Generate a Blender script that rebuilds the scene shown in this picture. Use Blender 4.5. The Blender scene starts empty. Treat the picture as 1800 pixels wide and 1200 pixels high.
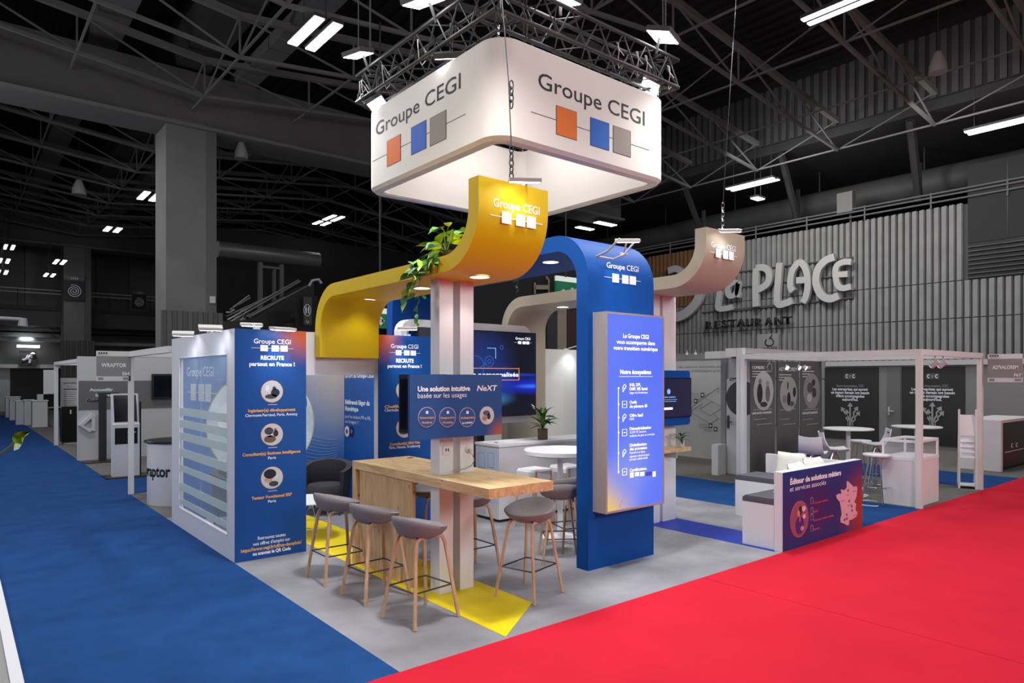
import bpy, math, random
from mathutils import Vector, Matrix
random.seed(7)
SC = bpy.context.scene
COL = SC.collection
# ------------------------------------------------------------------ camera, world, exposure
CAM_F, CAM_YH, CAM_H = 1200.0, 662.0, 2.0
ANG = math.radians(50.65)
FX, FY = math.cos(ANG), math.sin(ANG)
RX, RY = math.sin(ANG), -math.cos(ANG)
cd = bpy.data.cameras.new('camera'); cam = bpy.data.objects.new('camera', cd); COL.objects.link(cam)
cam.location = (0, 0, CAM_H); cam.rotation_euler = (math.pi/2, 0, ANG - math.pi/2)
cd.sensor_width = 36; cd.lens = 24; cd.shift_y = (CAM_YH-600)/1800.0
cd.clip_end = 400; cd.clip_start = 0.05
SC.camera = cam
w = bpy.data.worlds.new('world'); SC.world = w; w.use_nodes = True
w.node_tree.nodes['Background'].inputs[0].default_value = (0.62, 0.66, 0.72, 1)
w.node_tree.nodes['Background'].inputs[1].default_value = 0.02
SC.view_settings.view_transform = 'Standard'; SC.view_settings.look = 'None'
SC.view_settings.exposure = 0.0; SC.view_settings.gamma = 1.0; SC.view_settings.use_curve_mapping = False

def area(loc, target, size, power, color=(1, 1, 1), sy=None, spread=None):
    l = bpy.data.lights.new('area_light', 'AREA'); l.energy = power; l.color = color
    l.shape = 'RECTANGLE'; l.size = size; l.size_y = sy or size
    if spread: l.spread = math.radians(spread)
    o = bpy.data.objects.new('area_light', l); COL.objects.link(o); o.location = loc
    d = Vector(target) - Vector(loc); o.rotation_euler = d.to_track_quat('-Z', 'Y').to_euler()
    return o
def spot(loc, target, power, angle=80, blend=0.8, color=(0.85, 0.93, 1), radius=0.05):
    l = bpy.data.lights.new('spot_light', 'SPOT'); l.energy = power; l.color = color
    l.spot_size = math.radians(angle); l.spot_blend = blend; l.shadow_soft_size = radius
    o = bpy.data.objects.new('spot_light', l); COL.objects.link(o); o.location = loc
    d = Vector(target) - Vector(loc); o.rotation_euler = d.to_track_quat('-Z', 'Y').to_euler()
    return o
# stand floods on the rig
FLOOD_W = 84
area((3.2, 4.2, 6.2), (4.2, 5.4, 0), 0.5, FLOOD_W*1.2, (1, 0.98, 0.95), spread=105)
area((7.6, 5.0, 6.2), (7.0, 5.0, 0), 0.5, FLOOD_W*0.7, (1, 0.98, 0.95), spread=105)
area((4.2, 9.3, 6.3), (4.0, 8.0, 0), 0.5, FLOOD_W*0.7, (0.97, 0.98, 1), spread=105)
area((7.7, 9.0, 6.3), (7.0, 7.5, 0), 0.5, FLOOD_W*0.8, (1, 0.98, 0.95), spread=105)
# the rig floods that wash the hanging sign
area((5.2, 3.6, 6.3), (5.9, 5.65, 5.0), 0.5, 5, (1, 0.95, 0.9))
area((7.3, 3.7, 6.3), (6.6, 5.65, 5.0), 0.5, 4, (1, 0.95, 0.9))
area((2.4, 6.6, 6.3), (4.43, 6.8, 5.0), 0.5, 7, (1, 0.95, 0.9))
area((2.4, 8.6, 6.3), (4.43, 7.9, 5.0), 0.5, 5, (1, 0.95, 0.9))
area((5.93, 7.15, 5.85), (5.93, 7.15, 5.0), 1.6, 58, (1, 0.96, 0.9))
HALL = 0.42
# hall lights (aisles)
for (x, y, p, tx, ty) in ((8, 0.5, 220, 8, 1.5), (13.5, 1.5, 220, 13, 2.5), (3.5, 0.5, 220, 4, 1.5), (1.2, 8, 260, 1.3, 9), (1.4, 15, 420, 2.0, 15.5), (1.2, 24, 420, 2, 25),
                          (13, 6.5, 430, 13, 6), (18.5, 6, 460, 18.5, 6), (17, 11, 300, 18, 10), (6, 15, 120, 6, 15), (1, 36, 260, 2, 36), (12, 24, 150, 12, 24)):
    area((x, y, 9.3), (tx, ty, 0), 1.3, p*HALL, (0.97, 0.98, 1))
# unseen fill lights added in front and at left to brighten upright faces
area((1.8, -5.0, 5.0), (4.5, 7.0, 1.8), 2.5, 300, (1, 0.99, 0.98))
area((10.5, -5.0, 5.0), (9, 7.0, 1.8), 2.5, 300, (1, 0.99, 0.98))
area((-5.0, 9, 5.0), (2.4, 8.5, 1.5), 2.5, 270, (0.97, 0.98, 1))
area((-3.5, 20, 7.5), (3, 19, 1.2), 2.5, 330, (1, 1, 1))
# low grazing light on the restaurant facade
area((20.5, 12.5, 9.0), (26, 12.5, 5.0), 1.5, 240, (1, 0.99, 0.97))
area((21, 7.0, 9.0), (26, 8, 6.0), 1.5, 110, (1, 0.99, 0.97))

# ------------------------------------------------------------------ pixel rays (1800x1200 photograph) to places
def G(px, py, z=0.0):
    d = (CAM_H-z)*CAM_F/(py-CAM_YH); l = d*(px-900)/CAM_F
    return (FX*d+RX*l, FY*d+RY*l, z)
def onY(px, py, Y):
    k = (px-900)/CAM_F; d = Y/(FY+RY*k)
    return (d*(FX+RX*k), Y, CAM_H-(py-CAM_YH)*d/CAM_F)
def onX(px, py, X):
    k = (px-900)/CAM_F; d = X/(FX+RX*k)
    return (X, d*(FY+RY*k), CAM_H-(py-CAM_YH)*d/CAM_F)

# ------------------------------------------------------------------ materials
def lin(c):
    def f(v):
        v /= 255.0
        return v/12.92 if v <= 0.04045 else ((v+0.055)/1.055)**2.4
    return (f(c[0]), f(c[1]), f(c[2]), 1)
MATS = {}
def mat(name, rgb, rough=0.6, metal=0.0, emit=None, noise=0.0, nscale=20, bump=0.0, spec=0.4, alpha=None, trans=0.0, stretch=(1, 1, 1)):
    if name in MATS: return MATS[name]
    m = bpy.data.materials.new(name); m.use_nodes = True; nt = m.node_tree; b = nt.nodes['Principled BSDF']
    b.inputs['Base Color'].default_value = lin(rgb); b.inputs['Roughness'].default_value = rough
    b.inputs['Metallic'].default_value = metal; b.inputs['Specular IOR Level'].default_value = spec
    if trans: b.inputs['Transmission Weight'].default_value = trans
    if alpha is not None: b.inputs['Alpha'].default_value = alpha
    if emit is not None:
        b.inputs['Emission Color'].default_value = lin(rgb); b.inputs['Emission Strength'].default_value = emit
    if noise or bump:
        g = nt.nodes.new('ShaderNodeNewGeometry'); mp = nt.nodes.new('ShaderNodeMapping'); mp.inputs['Scale'].default_value = stretch
        nt.links.new(g.outputs['Position'], mp.inputs['Vector'])
        n = nt.nodes.new('ShaderNodeTexNoise'); n.inputs['Scale'].default_value = nscale; n.inputs['Detail'].default_value = 5
        nt.links.new(mp.outputs[0], n.inputs['Vector'])
        if noise:
            r = nt.nodes.new('ShaderNodeValToRGB'); c = lin(rgb)
            r.color_ramp.elements[0].position = 0.3; r.color_ramp.elements[1].position = 0.7
            r.color_ramp.elements[0].color = tuple(max(0, v*(1-noise)) for v in c[:3])+(1,)
            r.color_ramp.elements[1].color = tuple(min(1, v*(1+noise)) for v in c[:3])+(1,)
            nt.links.new(n.outputs['Fac'], r.inputs['Fac']); nt.links.new(r.outputs[0], b.inputs['Base Color'])
        if bump:
            bp = nt.nodes.new('ShaderNodeBump'); bp.inputs['Strength'].default_value = bump; bp.inputs['Distance'].default_value = 0.01
            nt.links.new(n.outputs['Fac'], bp.inputs['Height']); nt.links.new(bp.outputs[0], b.inputs['Normal'])
    MATS[name] = m; return m
def blobmat(name, base, blobs, rough=0.5, emit=None, zgrad=None):
    """flat print: base colour (or a vertical gradient), soft colour blobs at places of the surface"""
    m = bpy.data.materials.new(name); m.use_nodes = True; nt = m.node_tree; b = nt.nodes['Principled BSDF']
    b.inputs['Roughness'].default_value = rough; b.inputs['Specular IOR Level'].default_value = 0.3
    g = nt.nodes.new('ShaderNodeNewGeometry')
    cur = None
    if zgrad:
        s = nt.nodes.new('ShaderNodeSeparateXYZ'); nt.links.new(g.outputs['Position'], s.inputs[0])
        mr = nt.nodes.new('ShaderNodeMapRange'); mr.inputs[1].default_value = zgrad[0]; mr.inputs[2].default_value = zgrad[1]
        nt.links.new(s.outputs['Z'], mr.inputs[0]); r = nt.nodes.new('ShaderNodeValToRGB')
        cs = zgrad[2]
        while len(r.color_ramp.elements) < len(cs): r.color_ramp.elements.new(0.5)
        for i, c in enumerate(cs): r.color_ramp.elements[i].position = c[0]; r.color_ramp.elements[i].color = lin(c[1])
        nt.links.new(mr.outputs[0], r.inputs[0]); cur = r.outputs[0]
    for bl in blobs:
        pos, rad, col = bl[:3]
        s0 = nt.nodes.new('ShaderNodeVectorMath'); s0.operation = 'SUBTRACT'; s0.inputs[1].default_value = pos
        nt.links.new(g.outputs['Position'], s0.inputs[0])
        s1 = nt.nodes.new('ShaderNodeVectorMath'); s1.operation = 'MULTIPLY'; s1.inputs[1].default_value = bl[3] if len(bl) > 3 else (1, 1, 1)
        nt.links.new(s0.outputs[0], s1.inputs[0])
        d = nt.nodes.new('ShaderNodeVectorMath'); d.operation = 'LENGTH'; nt.links.new(s1.outputs[0], d.inputs[0])
        mr = nt.nodes.new('ShaderNodeMapRange'); mr.interpolation_type = 'SMOOTHSTEP'
        mr.inputs[1].default_value = 0; mr.inputs[2].default_value = rad; mr.inputs[3].default_value = 1; mr.inputs[4].default_value = 0
        nt.links.new(d.outputs['Value'], mr.inputs[0])
        mx = nt.nodes.new('ShaderNodeMixRGB'); nt.links.new(mr.outputs[0], mx.inputs[0]); mx.inputs[2].default_value = lin(col)
        if cur: nt.links.new(cur, mx.inputs[1])
        else: mx.inputs[1].default_value = lin(base)
        cur = mx.outputs[0]
    tgt = b.inputs['Base Color']
    if cur: nt.links.new(cur, tgt)
    else: tgt.default_value = lin(base)
    if emit:
        b.inputs['Emission Strength'].default_value = emit
        if cur: nt.links.new(cur, b.inputs['Emission Color'])
        else: b.inputs['Emission Color'].default_value = lin(base)
        b.inputs['Base Color'].default_value = (0.02, 0.02, 0.02, 1)
        for l in list(nt.links):
            if l.to_socket == b.inputs['Base Color']: nt.links.remove(l)
    return m
def woodmat(name, c1, c2, axis=(6, 1, 6), knots=True):
    m = bpy.data.materials.new(name); m.use_nodes = True; nt = m.node_tree; b = nt.nodes['Principled BSDF']
    b.inputs['Roughness'].default_value = 0.5
    g = nt.nodes.new('ShaderNodeNewGeometry'); mp = nt.nodes.new('ShaderNodeMapping'); mp.inputs['Scale'].default_value = axis
    nt.links.new(g.outputs['Position'], mp.inputs[0])
    n = nt.nodes.new('ShaderNodeTexNoise'); n.inputs['Scale'].default_value = 3; n.inputs['Detail'].default_value = 8; n.inputs['Distortion'].default_value = 0.6
    nt.links.new(mp.outputs[0], n.inputs['Vector'])
    r = nt.nodes.new('ShaderNodeValToRGB'); r.color_ramp.elements[0].position = 0.35; r.color_ramp.elements[1].position = 0.65
    r.color_ramp.elements[0].color = lin(c1); r.color_ramp.elements[1].color = lin(c2)
    nt.links.new(n.outputs['Fac'], r.inputs[0]); out = r.outputs[0]
    if knots:
        mp2 = nt.nodes.new('ShaderNodeMapping'); mp2.inputs['Scale'].default_value = (1.6*axis[0]/6+1, 1.6*axis[1]/6+1, 1.6*axis[2]/6+1)
        nt.links.new(g.outputs['Position'], mp2.inputs[0])
        v = nt.nodes.new('ShaderNodeTexVoronoi'); v.inputs['Scale'].default_value = 3.2; nt.links.new(mp2.outputs[0], v.inputs['Vector'])
        r2 = nt.nodes.new('ShaderNodeValToRGB'); r2.color_ramp.elements[0].position = 0.05; r2.color_ramp.elements[1].position = 0.12
        r2.color_ramp.elements[0].color = lin((110, 62, 35)); r2.color_ramp.elements[1].color = (1, 1, 1, 1)
        nt.links.new(v.outputs['Distance'], r2.inputs[0])
        mx = nt.nodes.new('ShaderNodeMixRGB'); mx.blend_type = 'MULTIPLY'; mx.inputs[0].default_value = 0.8
        nt.links.new(out, mx.inputs[1]); nt.links.new(r2.outputs[0], mx.inputs[2]); out = mx.outputs[0]
    nt.links.new(out, b.inputs['Base Color']); return m

WHITE = mat('white_laminate', (228, 228, 232), 0.45)
WHITEG = mat('white_powder_coat', (235, 235, 238), 0.35)
OFFW = mat('off_white_panel', (205, 205, 202), 0.6)
BLACK = mat('black_plastic', (18, 18, 20), 0.35)
DARK = mat('dark_grey', (52, 52, 54), 0.7)
TEXTW = mat('white_print', (240, 242, 250), 0.6)
TEXTK = mat('charcoal_print', (26, 24, 26), 0.6)
ORANGE = mat('orange_print', (232, 170, 90), 0.6)
CHROME = mat('chrome', (205, 208, 212), 0.18, 1.0)
STEEL = mat('dark_steel_wire', (70, 70, 74), 0.35, 0.8)
LED = mat('led_panel', (255, 255, 255), 0.5, emit=9.0)
LEDC = mat('tube_lamp', (255, 255, 255), 0.5, emit=5.0)
SPOTM = mat('downlight_disc', (255, 250, 240), 0.5, emit=4.0)
LEAF = mat('leaf_green', (74, 132, 40), 0.45, noise=0.35, nscale=30)
LEAFL = mat('leaf_lime', (150, 190, 60), 0.45, noise=0.3, nscale=30)
LEAFD = mat('leaf_dark_green', (48, 84, 36), 0.45, noise=0.35, nscale=40)
STEM = mat('plant_stem', (96, 120, 52), 0.6)
CUSH = mat('charcoal_cushion_fabric', (88, 88, 98), 0.95, noise=0.1, nscale=250, bump=0.2)
FELT = mat('grey_melange_felt', (132, 128, 132), 0.95, noise=0.22, nscale=260, bump=0.25)
OAK = woodmat('pale_oak_bentwood', (190, 150, 118), (212, 176, 145), (12, 12, 2), knots=False)
PINE = woodmat('knotty_pine', (198, 158, 112), (224, 188, 142), (8, 8, 1.2))
PINET = woodmat('knotty_pine_top', (200, 164, 112), (226, 196, 148), (9, 1.2, 9))
HGREY = mat('hall_grey_paint', (92, 92, 92), 0.8, noise=0.12, nscale=1.5)
HDARK = mat('hall_dark_steel', (62, 62, 62), 0.7)
HDECK = mat('hall_deck_sheet', (34, 34, 34), 0.85)
GREYP = mat('light_grey_panel', (196, 196, 196), 0.6)

# ------------------------------------------------------------------ mesh helpers
ORG = {}
class MB:
    def __init__(s): s.v = []; s.f = []
    def add(s, vs, fs):
        o = len(s.v); s.v += [tuple(p) for p in vs]; s.f += [tuple(i+o for i in f) for f in fs]; return s
    def box(s, x0, y0, z0, x1, y1, z1):
        if x0 > x1: x0, x1 = x1, x0
        if y0 > y1: y0, y1 = y1, y0
        if z0 > z1: z0, z1 = z1, z0
        return s.add([(x0, y0, z0), (x1, y0, z0), (x1, y1, z0), (x0, y1, z0), (x0, y0, z1), (x1, y0, z1), (x1, y1, z1), (x0, y1, z1)],
                     [(0, 3, 2, 1), (4, 5, 6, 7), (0, 1, 5, 4), (1, 2, 6, 5), (2, 3, 7, 6), (3, 0, 4, 7)])
    def prism(s, poly, d):
        """closed planar polygon (3d points) extruded by vector d"""
        n = len(poly); P = [Vector(p) for p in poly]; D = Vector(d)
        nr = Vector((0, 0, 0))
        for i in range(n): nr += P[i].cross(P[(i+1) % n])
        if nr.dot(D) > 0: P.reverse()
        vs = P+[p+D for p in P]
        fs = [tuple(range(n)), tuple(range(2*n-1, n-1, -1))]+[(i, i+n, (i+1) % n+n, (i+1) % n) for i in range(n)]
        return s.add(vs, fs)
    def tube(s, pts, r, n=8, flat=None, closed=False):
        P = [Vector(p) for p in pts]; m = len(P); rings = []
        up = None
        for i in range(m):
            a = P[(i-1) % m] if (closed or i > 0) else P[i]; b = P[(i+1) % m] if (closed or i < m-1) else P[i]
            t = (b-a).normalized()
            if up is None:
                up = Vector((0, 0, 1)) if abs(t.z) < 0.9 else Vector((1, 0, 0))
            u = (up-t*up.dot(t)).normalized(); w_ = t.cross(u); up = u
            rr = r[i] if isinstance(r, (list, tuple)) else r
            f2 = flat or 1
            rings.append([P[i]+u*math.cos(2*math.pi*(k+.5)/n)*rr+w_*math.sin(2*math.pi*(k+.5)/n)*rr*f2 for k in range(n)])
        vs = [v for R_ in rings for v in R_]; fs = []
        for i in range(m if closed else m-1):
            j = (i+1) % m
            for k in range(n): fs.append((i*n+k, i*n+(k+1) % n, j*n+(k+1) % n, j*n+k))
        if not closed: fs += [tuple(range(n-1, -1, -1)), tuple((m-1)*n+k for k in range(n))]
        return s.add(vs, fs)
    def lathe(s, c, prof, n=24):
        vs = []; fs = []; m = len(prof)
        for (r, z) in prof:
            for k in range(n): a = 2*math.pi*k/n; vs.append((c[0]+r*math.cos(a), c[1]+r*math.sin(a), c[2]+z))
        for i in range(m-1):
            for k in range(n): fs.append((i*n+k, i*n+(k+1) % n, (i+1)*n+(k+1) % n, (i+1)*n+k))
        if prof[0][0] > 1e-4: fs.append(tuple(range(n-1, -1, -1)))
        if prof[-1][0] > 1e-4: fs.append(tuple((m-1)*n+k for k in range(n)))
        return s.add(vs, fs)
    def bar(s, a, b, r, n=4): return s.tube([a, b], r, n)
    def build(s, name, m, parent=None, smooth=None, origin=None):
        me = bpy.data.meshes.new(name)
        o = Vector(ORG.get(parent.name, (0, 0, 0))) if parent else Vector(origin or (0, 0, 0))
        me.from_pydata([tuple(Vector(v)-o) for v in s.v], [], s.f); me.validate()
        if smooth:
            for p in me.polygons: p.use_smooth = True
            me.set_sharp_from_angle(angle=math.radians(smooth))
        me.materials.append(m); me.update()
        ob = bpy.data.objects.new(name, me); COL.objects.link(ob)
        if parent: ob.parent = parent; ORG[ob.name] = tuple(o)
        else: ob.location = o; ORG[ob.name] = tuple(o)
        return ob
def tag(o, label=None, cat=None, group=None, kind=None):
    if label: o['label'] = label
    if cat: o['category'] = cat
    if group: o['group'] = group
    if kind: o['kind'] = kind
    return o
def thing(name, loc, label, cat, group=None, rz=0):
    o = bpy.data.objects.new(name, None); COL.objects.link(o); o.location = loc; o.rotation_euler = (0, 0, rz)
    o.empty_display_size = 0.1; ORG[o.name] = tuple(loc) if rz == 0 else (0, 0, 0)
    return tag(o, label, cat, group)
def bx(name, m, parent, *b, label=None):
    o = MB().box(*b).build(name, m, parent)
    if label: o['label'] = label
    return o
def copytree(o, parent=None):
    c = o.copy(); COL.objects.link(c)
    if parent: c.parent = parent
    for ch in list(o.children): copytree(ch, c)
    return c
def struct(name, ob): ob.name = name; ob['kind'] = 'structure'; return ob

# ---- lettering (built-in font turned into a mesh)
def text_mesh(s, bold=0.0, ext=0.0):
    c = bpy.data.curves.new('lettering', 'FONT'); c.body = s; c.size = 1; c.offset = bold; c.extrude = ext; c.resolution_u = 3
    o = bpy.data.objects.new('lettering', c)
    me = bpy.data.meshes.new_from_object(o)
    bpy.data.objects.remove(o); bpy.data.curves.remove(c)
    return me
def lettering(s, m, parent, face, pxl, pxr, pyb, cap, bold=0.0, ext=None, off=0.003, mirror=False, name='lettering', shear=0, rot=0):
    """face ('Y', c) looks to -Y, ('X', c) looks to -X; text from column pxl to pxr, baseline row pyb (at the middle), cap height in px"""
    pm = (pxl+pxr)/2; fn = onY if face[0] == 'Y' else onX; c = face[1]
    a = Vector(fn(pxl, pyb, c)); b_ = Vector(fn(pxr, pyb, c)); mid = Vector(fn(pm, pyb, c)); top = Vector(fn(pm, pyb-cap, c))
    zb = mid.z; H = top.z-zb; u = Vector((1, 0, 0)) if face[0] == 'Y' else Vector((0, -1, 0)); n = Vector((0, -1, 0)) if face[0] == 'Y' else Vector((-1, 0, 0))
    W = (b_-a).dot(u)
    return lettering_w(s, m, parent, a, u, n, zb, W, H, bold, ext, off, mirror, name, shear, rot)
def lettering_w(s, m, parent, a, u, n, zb, W, H, bold=0.0, ext=None, off=0.003, mirror=False, name='lettering', shear=0, rot=0):
    me = text_mesh(s, bold)
    xs = [v.co.x for v in me.vertices]; x0, x1 = min(xs), max(xs); sx = W/(x1-x0); sy = H/0.73
    o = Vector(ORG.get(parent.name, (0, 0, 0))); a = Vector(a)
    for v in me.vertices:
        x = (v.co.x-x0)*sx; y = v.co.y*sy
        if mirror: x = W-x
        x += y*shear
        p = a+u*x+n*off; p.z = zb+y
        v.co = p-o
    if mirror: me.flip_normals()
    me.materials.clear(); me.materials.append(m); me.name = name
    if ext:
        import bmesh
        bm = bmesh.new(); bm.from_mesh(me)
        r = bmesh.ops.extrude_face_region(bm, geom=bm.faces[:])
        vs = [e for e in r['geom'] if isinstance(e, bmesh.types.BMVert)]
        for v in vs: v.co += n*ext
        bmesh.ops.recalc_face_normals(bm, faces=bm.faces[:]); bm.to_mesh(me); bm.free()
    ob = bpy.data.objects.new(name, me); COL.objects.link(ob); ob.parent = parent; ORG[ob.name] = tuple(o)
    return ob
def quad(name, m, parent, face, px0, py0, px1, py1, off=0.002, th=0.002):
    """flat printed rectangle between two pixel corners on a face"""
    fn = onY if face[0] == 'Y' else onX; c = face[1]; pm = (px0+px1)/2
    a = fn(px0, py0, c); b = fn(px1, py1, c); z1 = fn(pm, py0, c)[2]; z0 = fn(pm, py1, c)[2]
    if face[0] == 'Y': return MB().box(a[0], c-off-th, z0, b[0], c-off, z1).build(name, m, parent)
    return MB().box(c-off-th, a[1], z0, c-off, b[1], z1).build(name, m, parent)
def poly2(name, m, parent, face, pts, off=0.004, th=0.003):
    """flat printed shape from pixel outline"""
    fn = onY if face[0] == 'Y' else onX
    P = [fn(x, y, face[1]) for x, y in pts]
    n = Vector((0, -1, 0)) if face[0] == 'Y' else Vector((-1, 0, 0))
    P = [Vector(p)+n*off for p in P]
    return MB().prism(P, n*th).build(name, m, parent)
def disc(name, m, parent, face, cx, cz, r, off=0.004, th=0.003, n=32, sx=1.0):
    u = Vector((1, 0, 0)) if face[0] == 'Y' else Vector((0, -1, 0)); nn = Vector((0, -1, 0)) if face[0] == 'Y' else Vector((-1, 0, 0))
    c = Vector((cx, face[1], cz)) if face[0] == 'Y' else Vector((face[1], cx, cz))
    P = [c+nn*off+u*(r*sx*math.cos(2*math.pi*k/n))+Vector((0, 0, r*math.sin(2*math.pi*k/n))) for k in range(n)]
    return MB().prism(P, nn*th).build(name, m, parent)
def logo(parent, face, px0, px1, pyb, cap, sq, m=TEXTW, mats=None, rule=(0, 1), sqs=None, lm=None, sqy=None, bold=0.01):
    """wordmark over three squares on a line; sq = (centre row, height px)"""
    lettering('Groupe CEGI', m, parent, face, px0, px1, pyb, cap, bold=bold)
    W = px1-px0
    fn = onY if face[0] == 'Y' else onX; c = face[1]
    a = Vector(fn(px0, sq[0], c)); b = Vector(fn(px1, sq[0], c)); mid = Vector(fn((px0+px1)/2, sq[0], c)); d = Vector(fn((px0+px1)/2, sq[0]-sq[1]/2, c))
    h = d.z-mid.z; L = (b-a); L.z = 0; wd = L.length; u = L.normalized(); n = Vector((0, -1, 0)) if face[0] == 'Y' else Vector((-1, 0, 0))
    def rect(s0, s1, z0, z1, mm, nm, off):
        p = [a+u*s0*wd, a+u*s1*wd]; P = []
        for q, z in ((p[0], z0), (p[1], z0), (p[1], z1), (p[0], z1)): v = Vector(q); v.z = z; P.append(v+n*off)
        MB().prism(P, n*0.002).build(nm, mm, parent)
    rect(rule[0]-0.07, rule[1]+0.07, mid.z-h*0.05, mid.z+h*0.05, lm or m, 'logo_line', 0.002)
    for i, (s0, s1) in enumerate(sqs or ((0.17, 0.37), (0.47, 0.67), (0.71, 0.91))):
        rect(s0, s1, mid.z-h, mid.z+h, (mats or (m, m, m))[i], 'logo_square', 0.0045)
def photo(parent, face, cx, cz, r, style=0, ring=ORANGE):
    """small round photograph printed on a panel: rim, pale room, figure shapes"""
    fr = disc('picture', mat('photo_room', (196, 200, 208), 0.6), parent, face, cx, cz, r, 0.004, 0.002)
    disc('picture_rim', ring, fr, face, cx, cz, r*1.05, 0.001, 0.002)
    F = (lambda dx, dz, rr, c, sx=1: disc('picture_shape', mat('photo_%d_%d_%d' % c, c, 0.6), fr, face, cx+(dx if face[0] == 'Y' else -dx)*r, cz+dz*r, rr*r, 0.0065, 0.001, 16, sx))
    if style == 0:
        F(0.3, -0.1, 0.38, (30, 42, 66), 1.1); F(0.2, 0.32, 0.17, (84, 58, 50)); F(-0.1, -0.45, 0.22, (70, 62, 66), 2.6); F(-0.45, 0.3, 0.3, (222, 226, 232), 0.6)
    elif style == 1:
        F(-0.3, 0.35, 0.35, (74, 62, 64), 1.2); F(0.35, 0.1, 0.3, (50, 36, 50), 0.8); F(0.3, 0.45, 0.15, (150, 100, 84)); F(-0.2, -0.4, 0.35, (110, 84, 80), 1.6); F(-0.2, -0.05, 0.18, (215, 220, 228), 1.5)
    elif style == 2:
        F(-0.2, 0.4, 0.45, (30, 28, 44), 1.3); F(-0.35, -0.15, 0.22, (190, 150, 132), 1.8); F(0.35, 0.05, 0.25, (205, 208, 216), 0.8); F(0.15, -0.55, 0.25, (60, 58, 66), 1.8)
    else:
        F(-0.1, 0.3, 0.3, (90, 84, 100), 1.6); F(0.25, -0.1, 0.35, (52, 48, 62), 0.7); F(-0.35, -0.3, 0.3, (168, 130, 110), 1.2); F(0.2, -0.55, 0.22, (214, 206, 210), 1.4)
    return fr
def lines(parent, face, m, rows, name='lettering'):
    for (s, l, r_, yb, cap, bold) in rows: lettering(s, m, parent, face, l, r_, yb, cap, bold=bold)

def ribbon_path(pts, rad, seg=8):
    """polyline in (y, z) with rounded corners -> list of points and normals"""
    P = [Vector((a, b, 0)) for a, b in pts]; out = [P[0]]
    for i in range(1, len(P)-1):
        a, b, c = P[i-1], P[i], P[i+1]; r = rad if not isinstance(rad, (list, tuple)) else rad[i-1]
        d1 = (a-b).normalized(); d2 = (c-b).normalized(); p1 = b+d1*r; p2 = b+d2*r; ce = b+(d1+d2)*r
        for k in range(seg+1):
            t = k/seg*math.pi/2; out.append(ce-d2*r*math.cos(t)-d1*r*math.sin(t))
    out.append(P[-1]); return out
def ribbon(name, m, parent, pts, rad, t, x0, x1, seg=10):
    C = ribbon_path(pts, rad, seg); n = len(C); L = []; R_ = []
    for i in range(n):
        tg = (C[min(i+1, n-1)]-C[max(i-1, 0)]).normalized(); nn = Vector((-tg.y, tg.x, 0))*t/2
        L.append(C[i]+nn); R_.append(C[i]-nn)
    vs = []; fs = []
    for i in range(n):
        vs += [(x0, L[i].x, L[i].y), (x1, L[i].x, L[i].y), (x1, R_[i].x, R_[i].y), (x0, R_[i].x, R_[i].y)]
    for i in range(n-1):
        a = i*4; b = a+4
        for k in range(4): fs.append((a+k, a+(k+1) % 4, b+(k+1) % 4, b+k))
    fs += [(3, 2, 1, 0), ((n-1)*4, (n-1)*4+1, (n-1)*4+2, (n-1)*4+3)]
    ob = MB().add(vs, fs)
    o = ob.build(name, m, parent, smooth=30)
    import bmesh
    bm = bmesh.new(); bm.from_mesh(o.data); bmesh.ops.recalc_face_normals(bm, faces=bm.faces[:]); bm.to_mesh(o.data); bm.free()
    o.data.set_sharp_from_angle(angle=math.radians(30))
    return o
# ================================================================== FLOORS
CONC = mat('stand_grey_vinyl', (142, 142, 148), 0.5, noise=0.30, nscale=1.5, spec=0.4)
BLUEC = mat('blue_carpet_pile', (30, 70, 126), 0.95, noise=0.14, nscale=3.0, bump=0.25, spec=0.1)
REDC = mat('red_carpet_pile', (204, 34, 54), 0.95, noise=0.05, nscale=2.0, bump=0.2, spec=0.1)
GREYC = mat('grey_carpet_pile', (112, 110, 106), 0.95, noise=0.1, nscale=6, bump=0.2, spec=0.1)
struct('floor', MB().box(-20, -6, -0.3, 60, 64, -0.012).build('floor', mat('hall_concrete', (110, 110, 110), 0.8, noise=0.1, nscale=0.5)))
def carpet(name, m, b, label):
    o = MB().box(b[0], b[1], -0.012, b[2], b[3], 0).build(name, m, origin=(b[0], b[1], 0)); return tag(o, label, 'carpet')
seamx = G(1235, 1015)[0]
carpet('stand_floor', CONC, (2.345, 4.06, 9.335, 10.6), 'mottled grey concrete-look vinyl floor under the whole corner stand')
carpet('red_carpet', REDC, (-6, -5, seamx-0.004, 4.06), 'red aisle carpet sheet in the foreground, near side of the seam')
carpet('red_carpet', REDC, (seamx+0.004, -5, 45, 4.06), 'red aisle carpet sheet running off to the right, beyond the seam')
carpet('blue_carpet', BLUEC, (0.36, 4.06, 2.345, 44), 'long blue aisle carpet along the left side of the stand')
carpet('blue_carpet', BLUEC, (2.345, 13.13, 14, 15.2), 'blue cross-aisle carpet between the round counter and the touch kiosk')
carpet('grey_carpet', GREYC, (2.345, 10.6, 9.3, 13.13), 'dark grey carpet under the round printed counter')
carpet('grey_carpet', GREYC, (2.345, 15.2, 9.3, 20.9), 'brown-grey carpet under the kiosk and the white booth wall')
carpet('grey_carpet', GREYC, (2.345, 20.9, 4.45, 44), 'brown-grey carpet strip beside the far blue aisle and counters')
carpet('blue_carpet', BLUEC, (9.335, 4.06, 11.35, 13.13), 'blue aisle carpet behind the low printed wall with the map')
carpet('grey_carpet', GREYC, (11.35, 4.06, 14.3, 13.13), 'grey carpet under the glass showcase and white chairs')
carpet('blue_carpet', BLUEC, (14.3, 4.06, 16.3, 20), 'blue carpet strip behind the white magazine rack')
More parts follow.
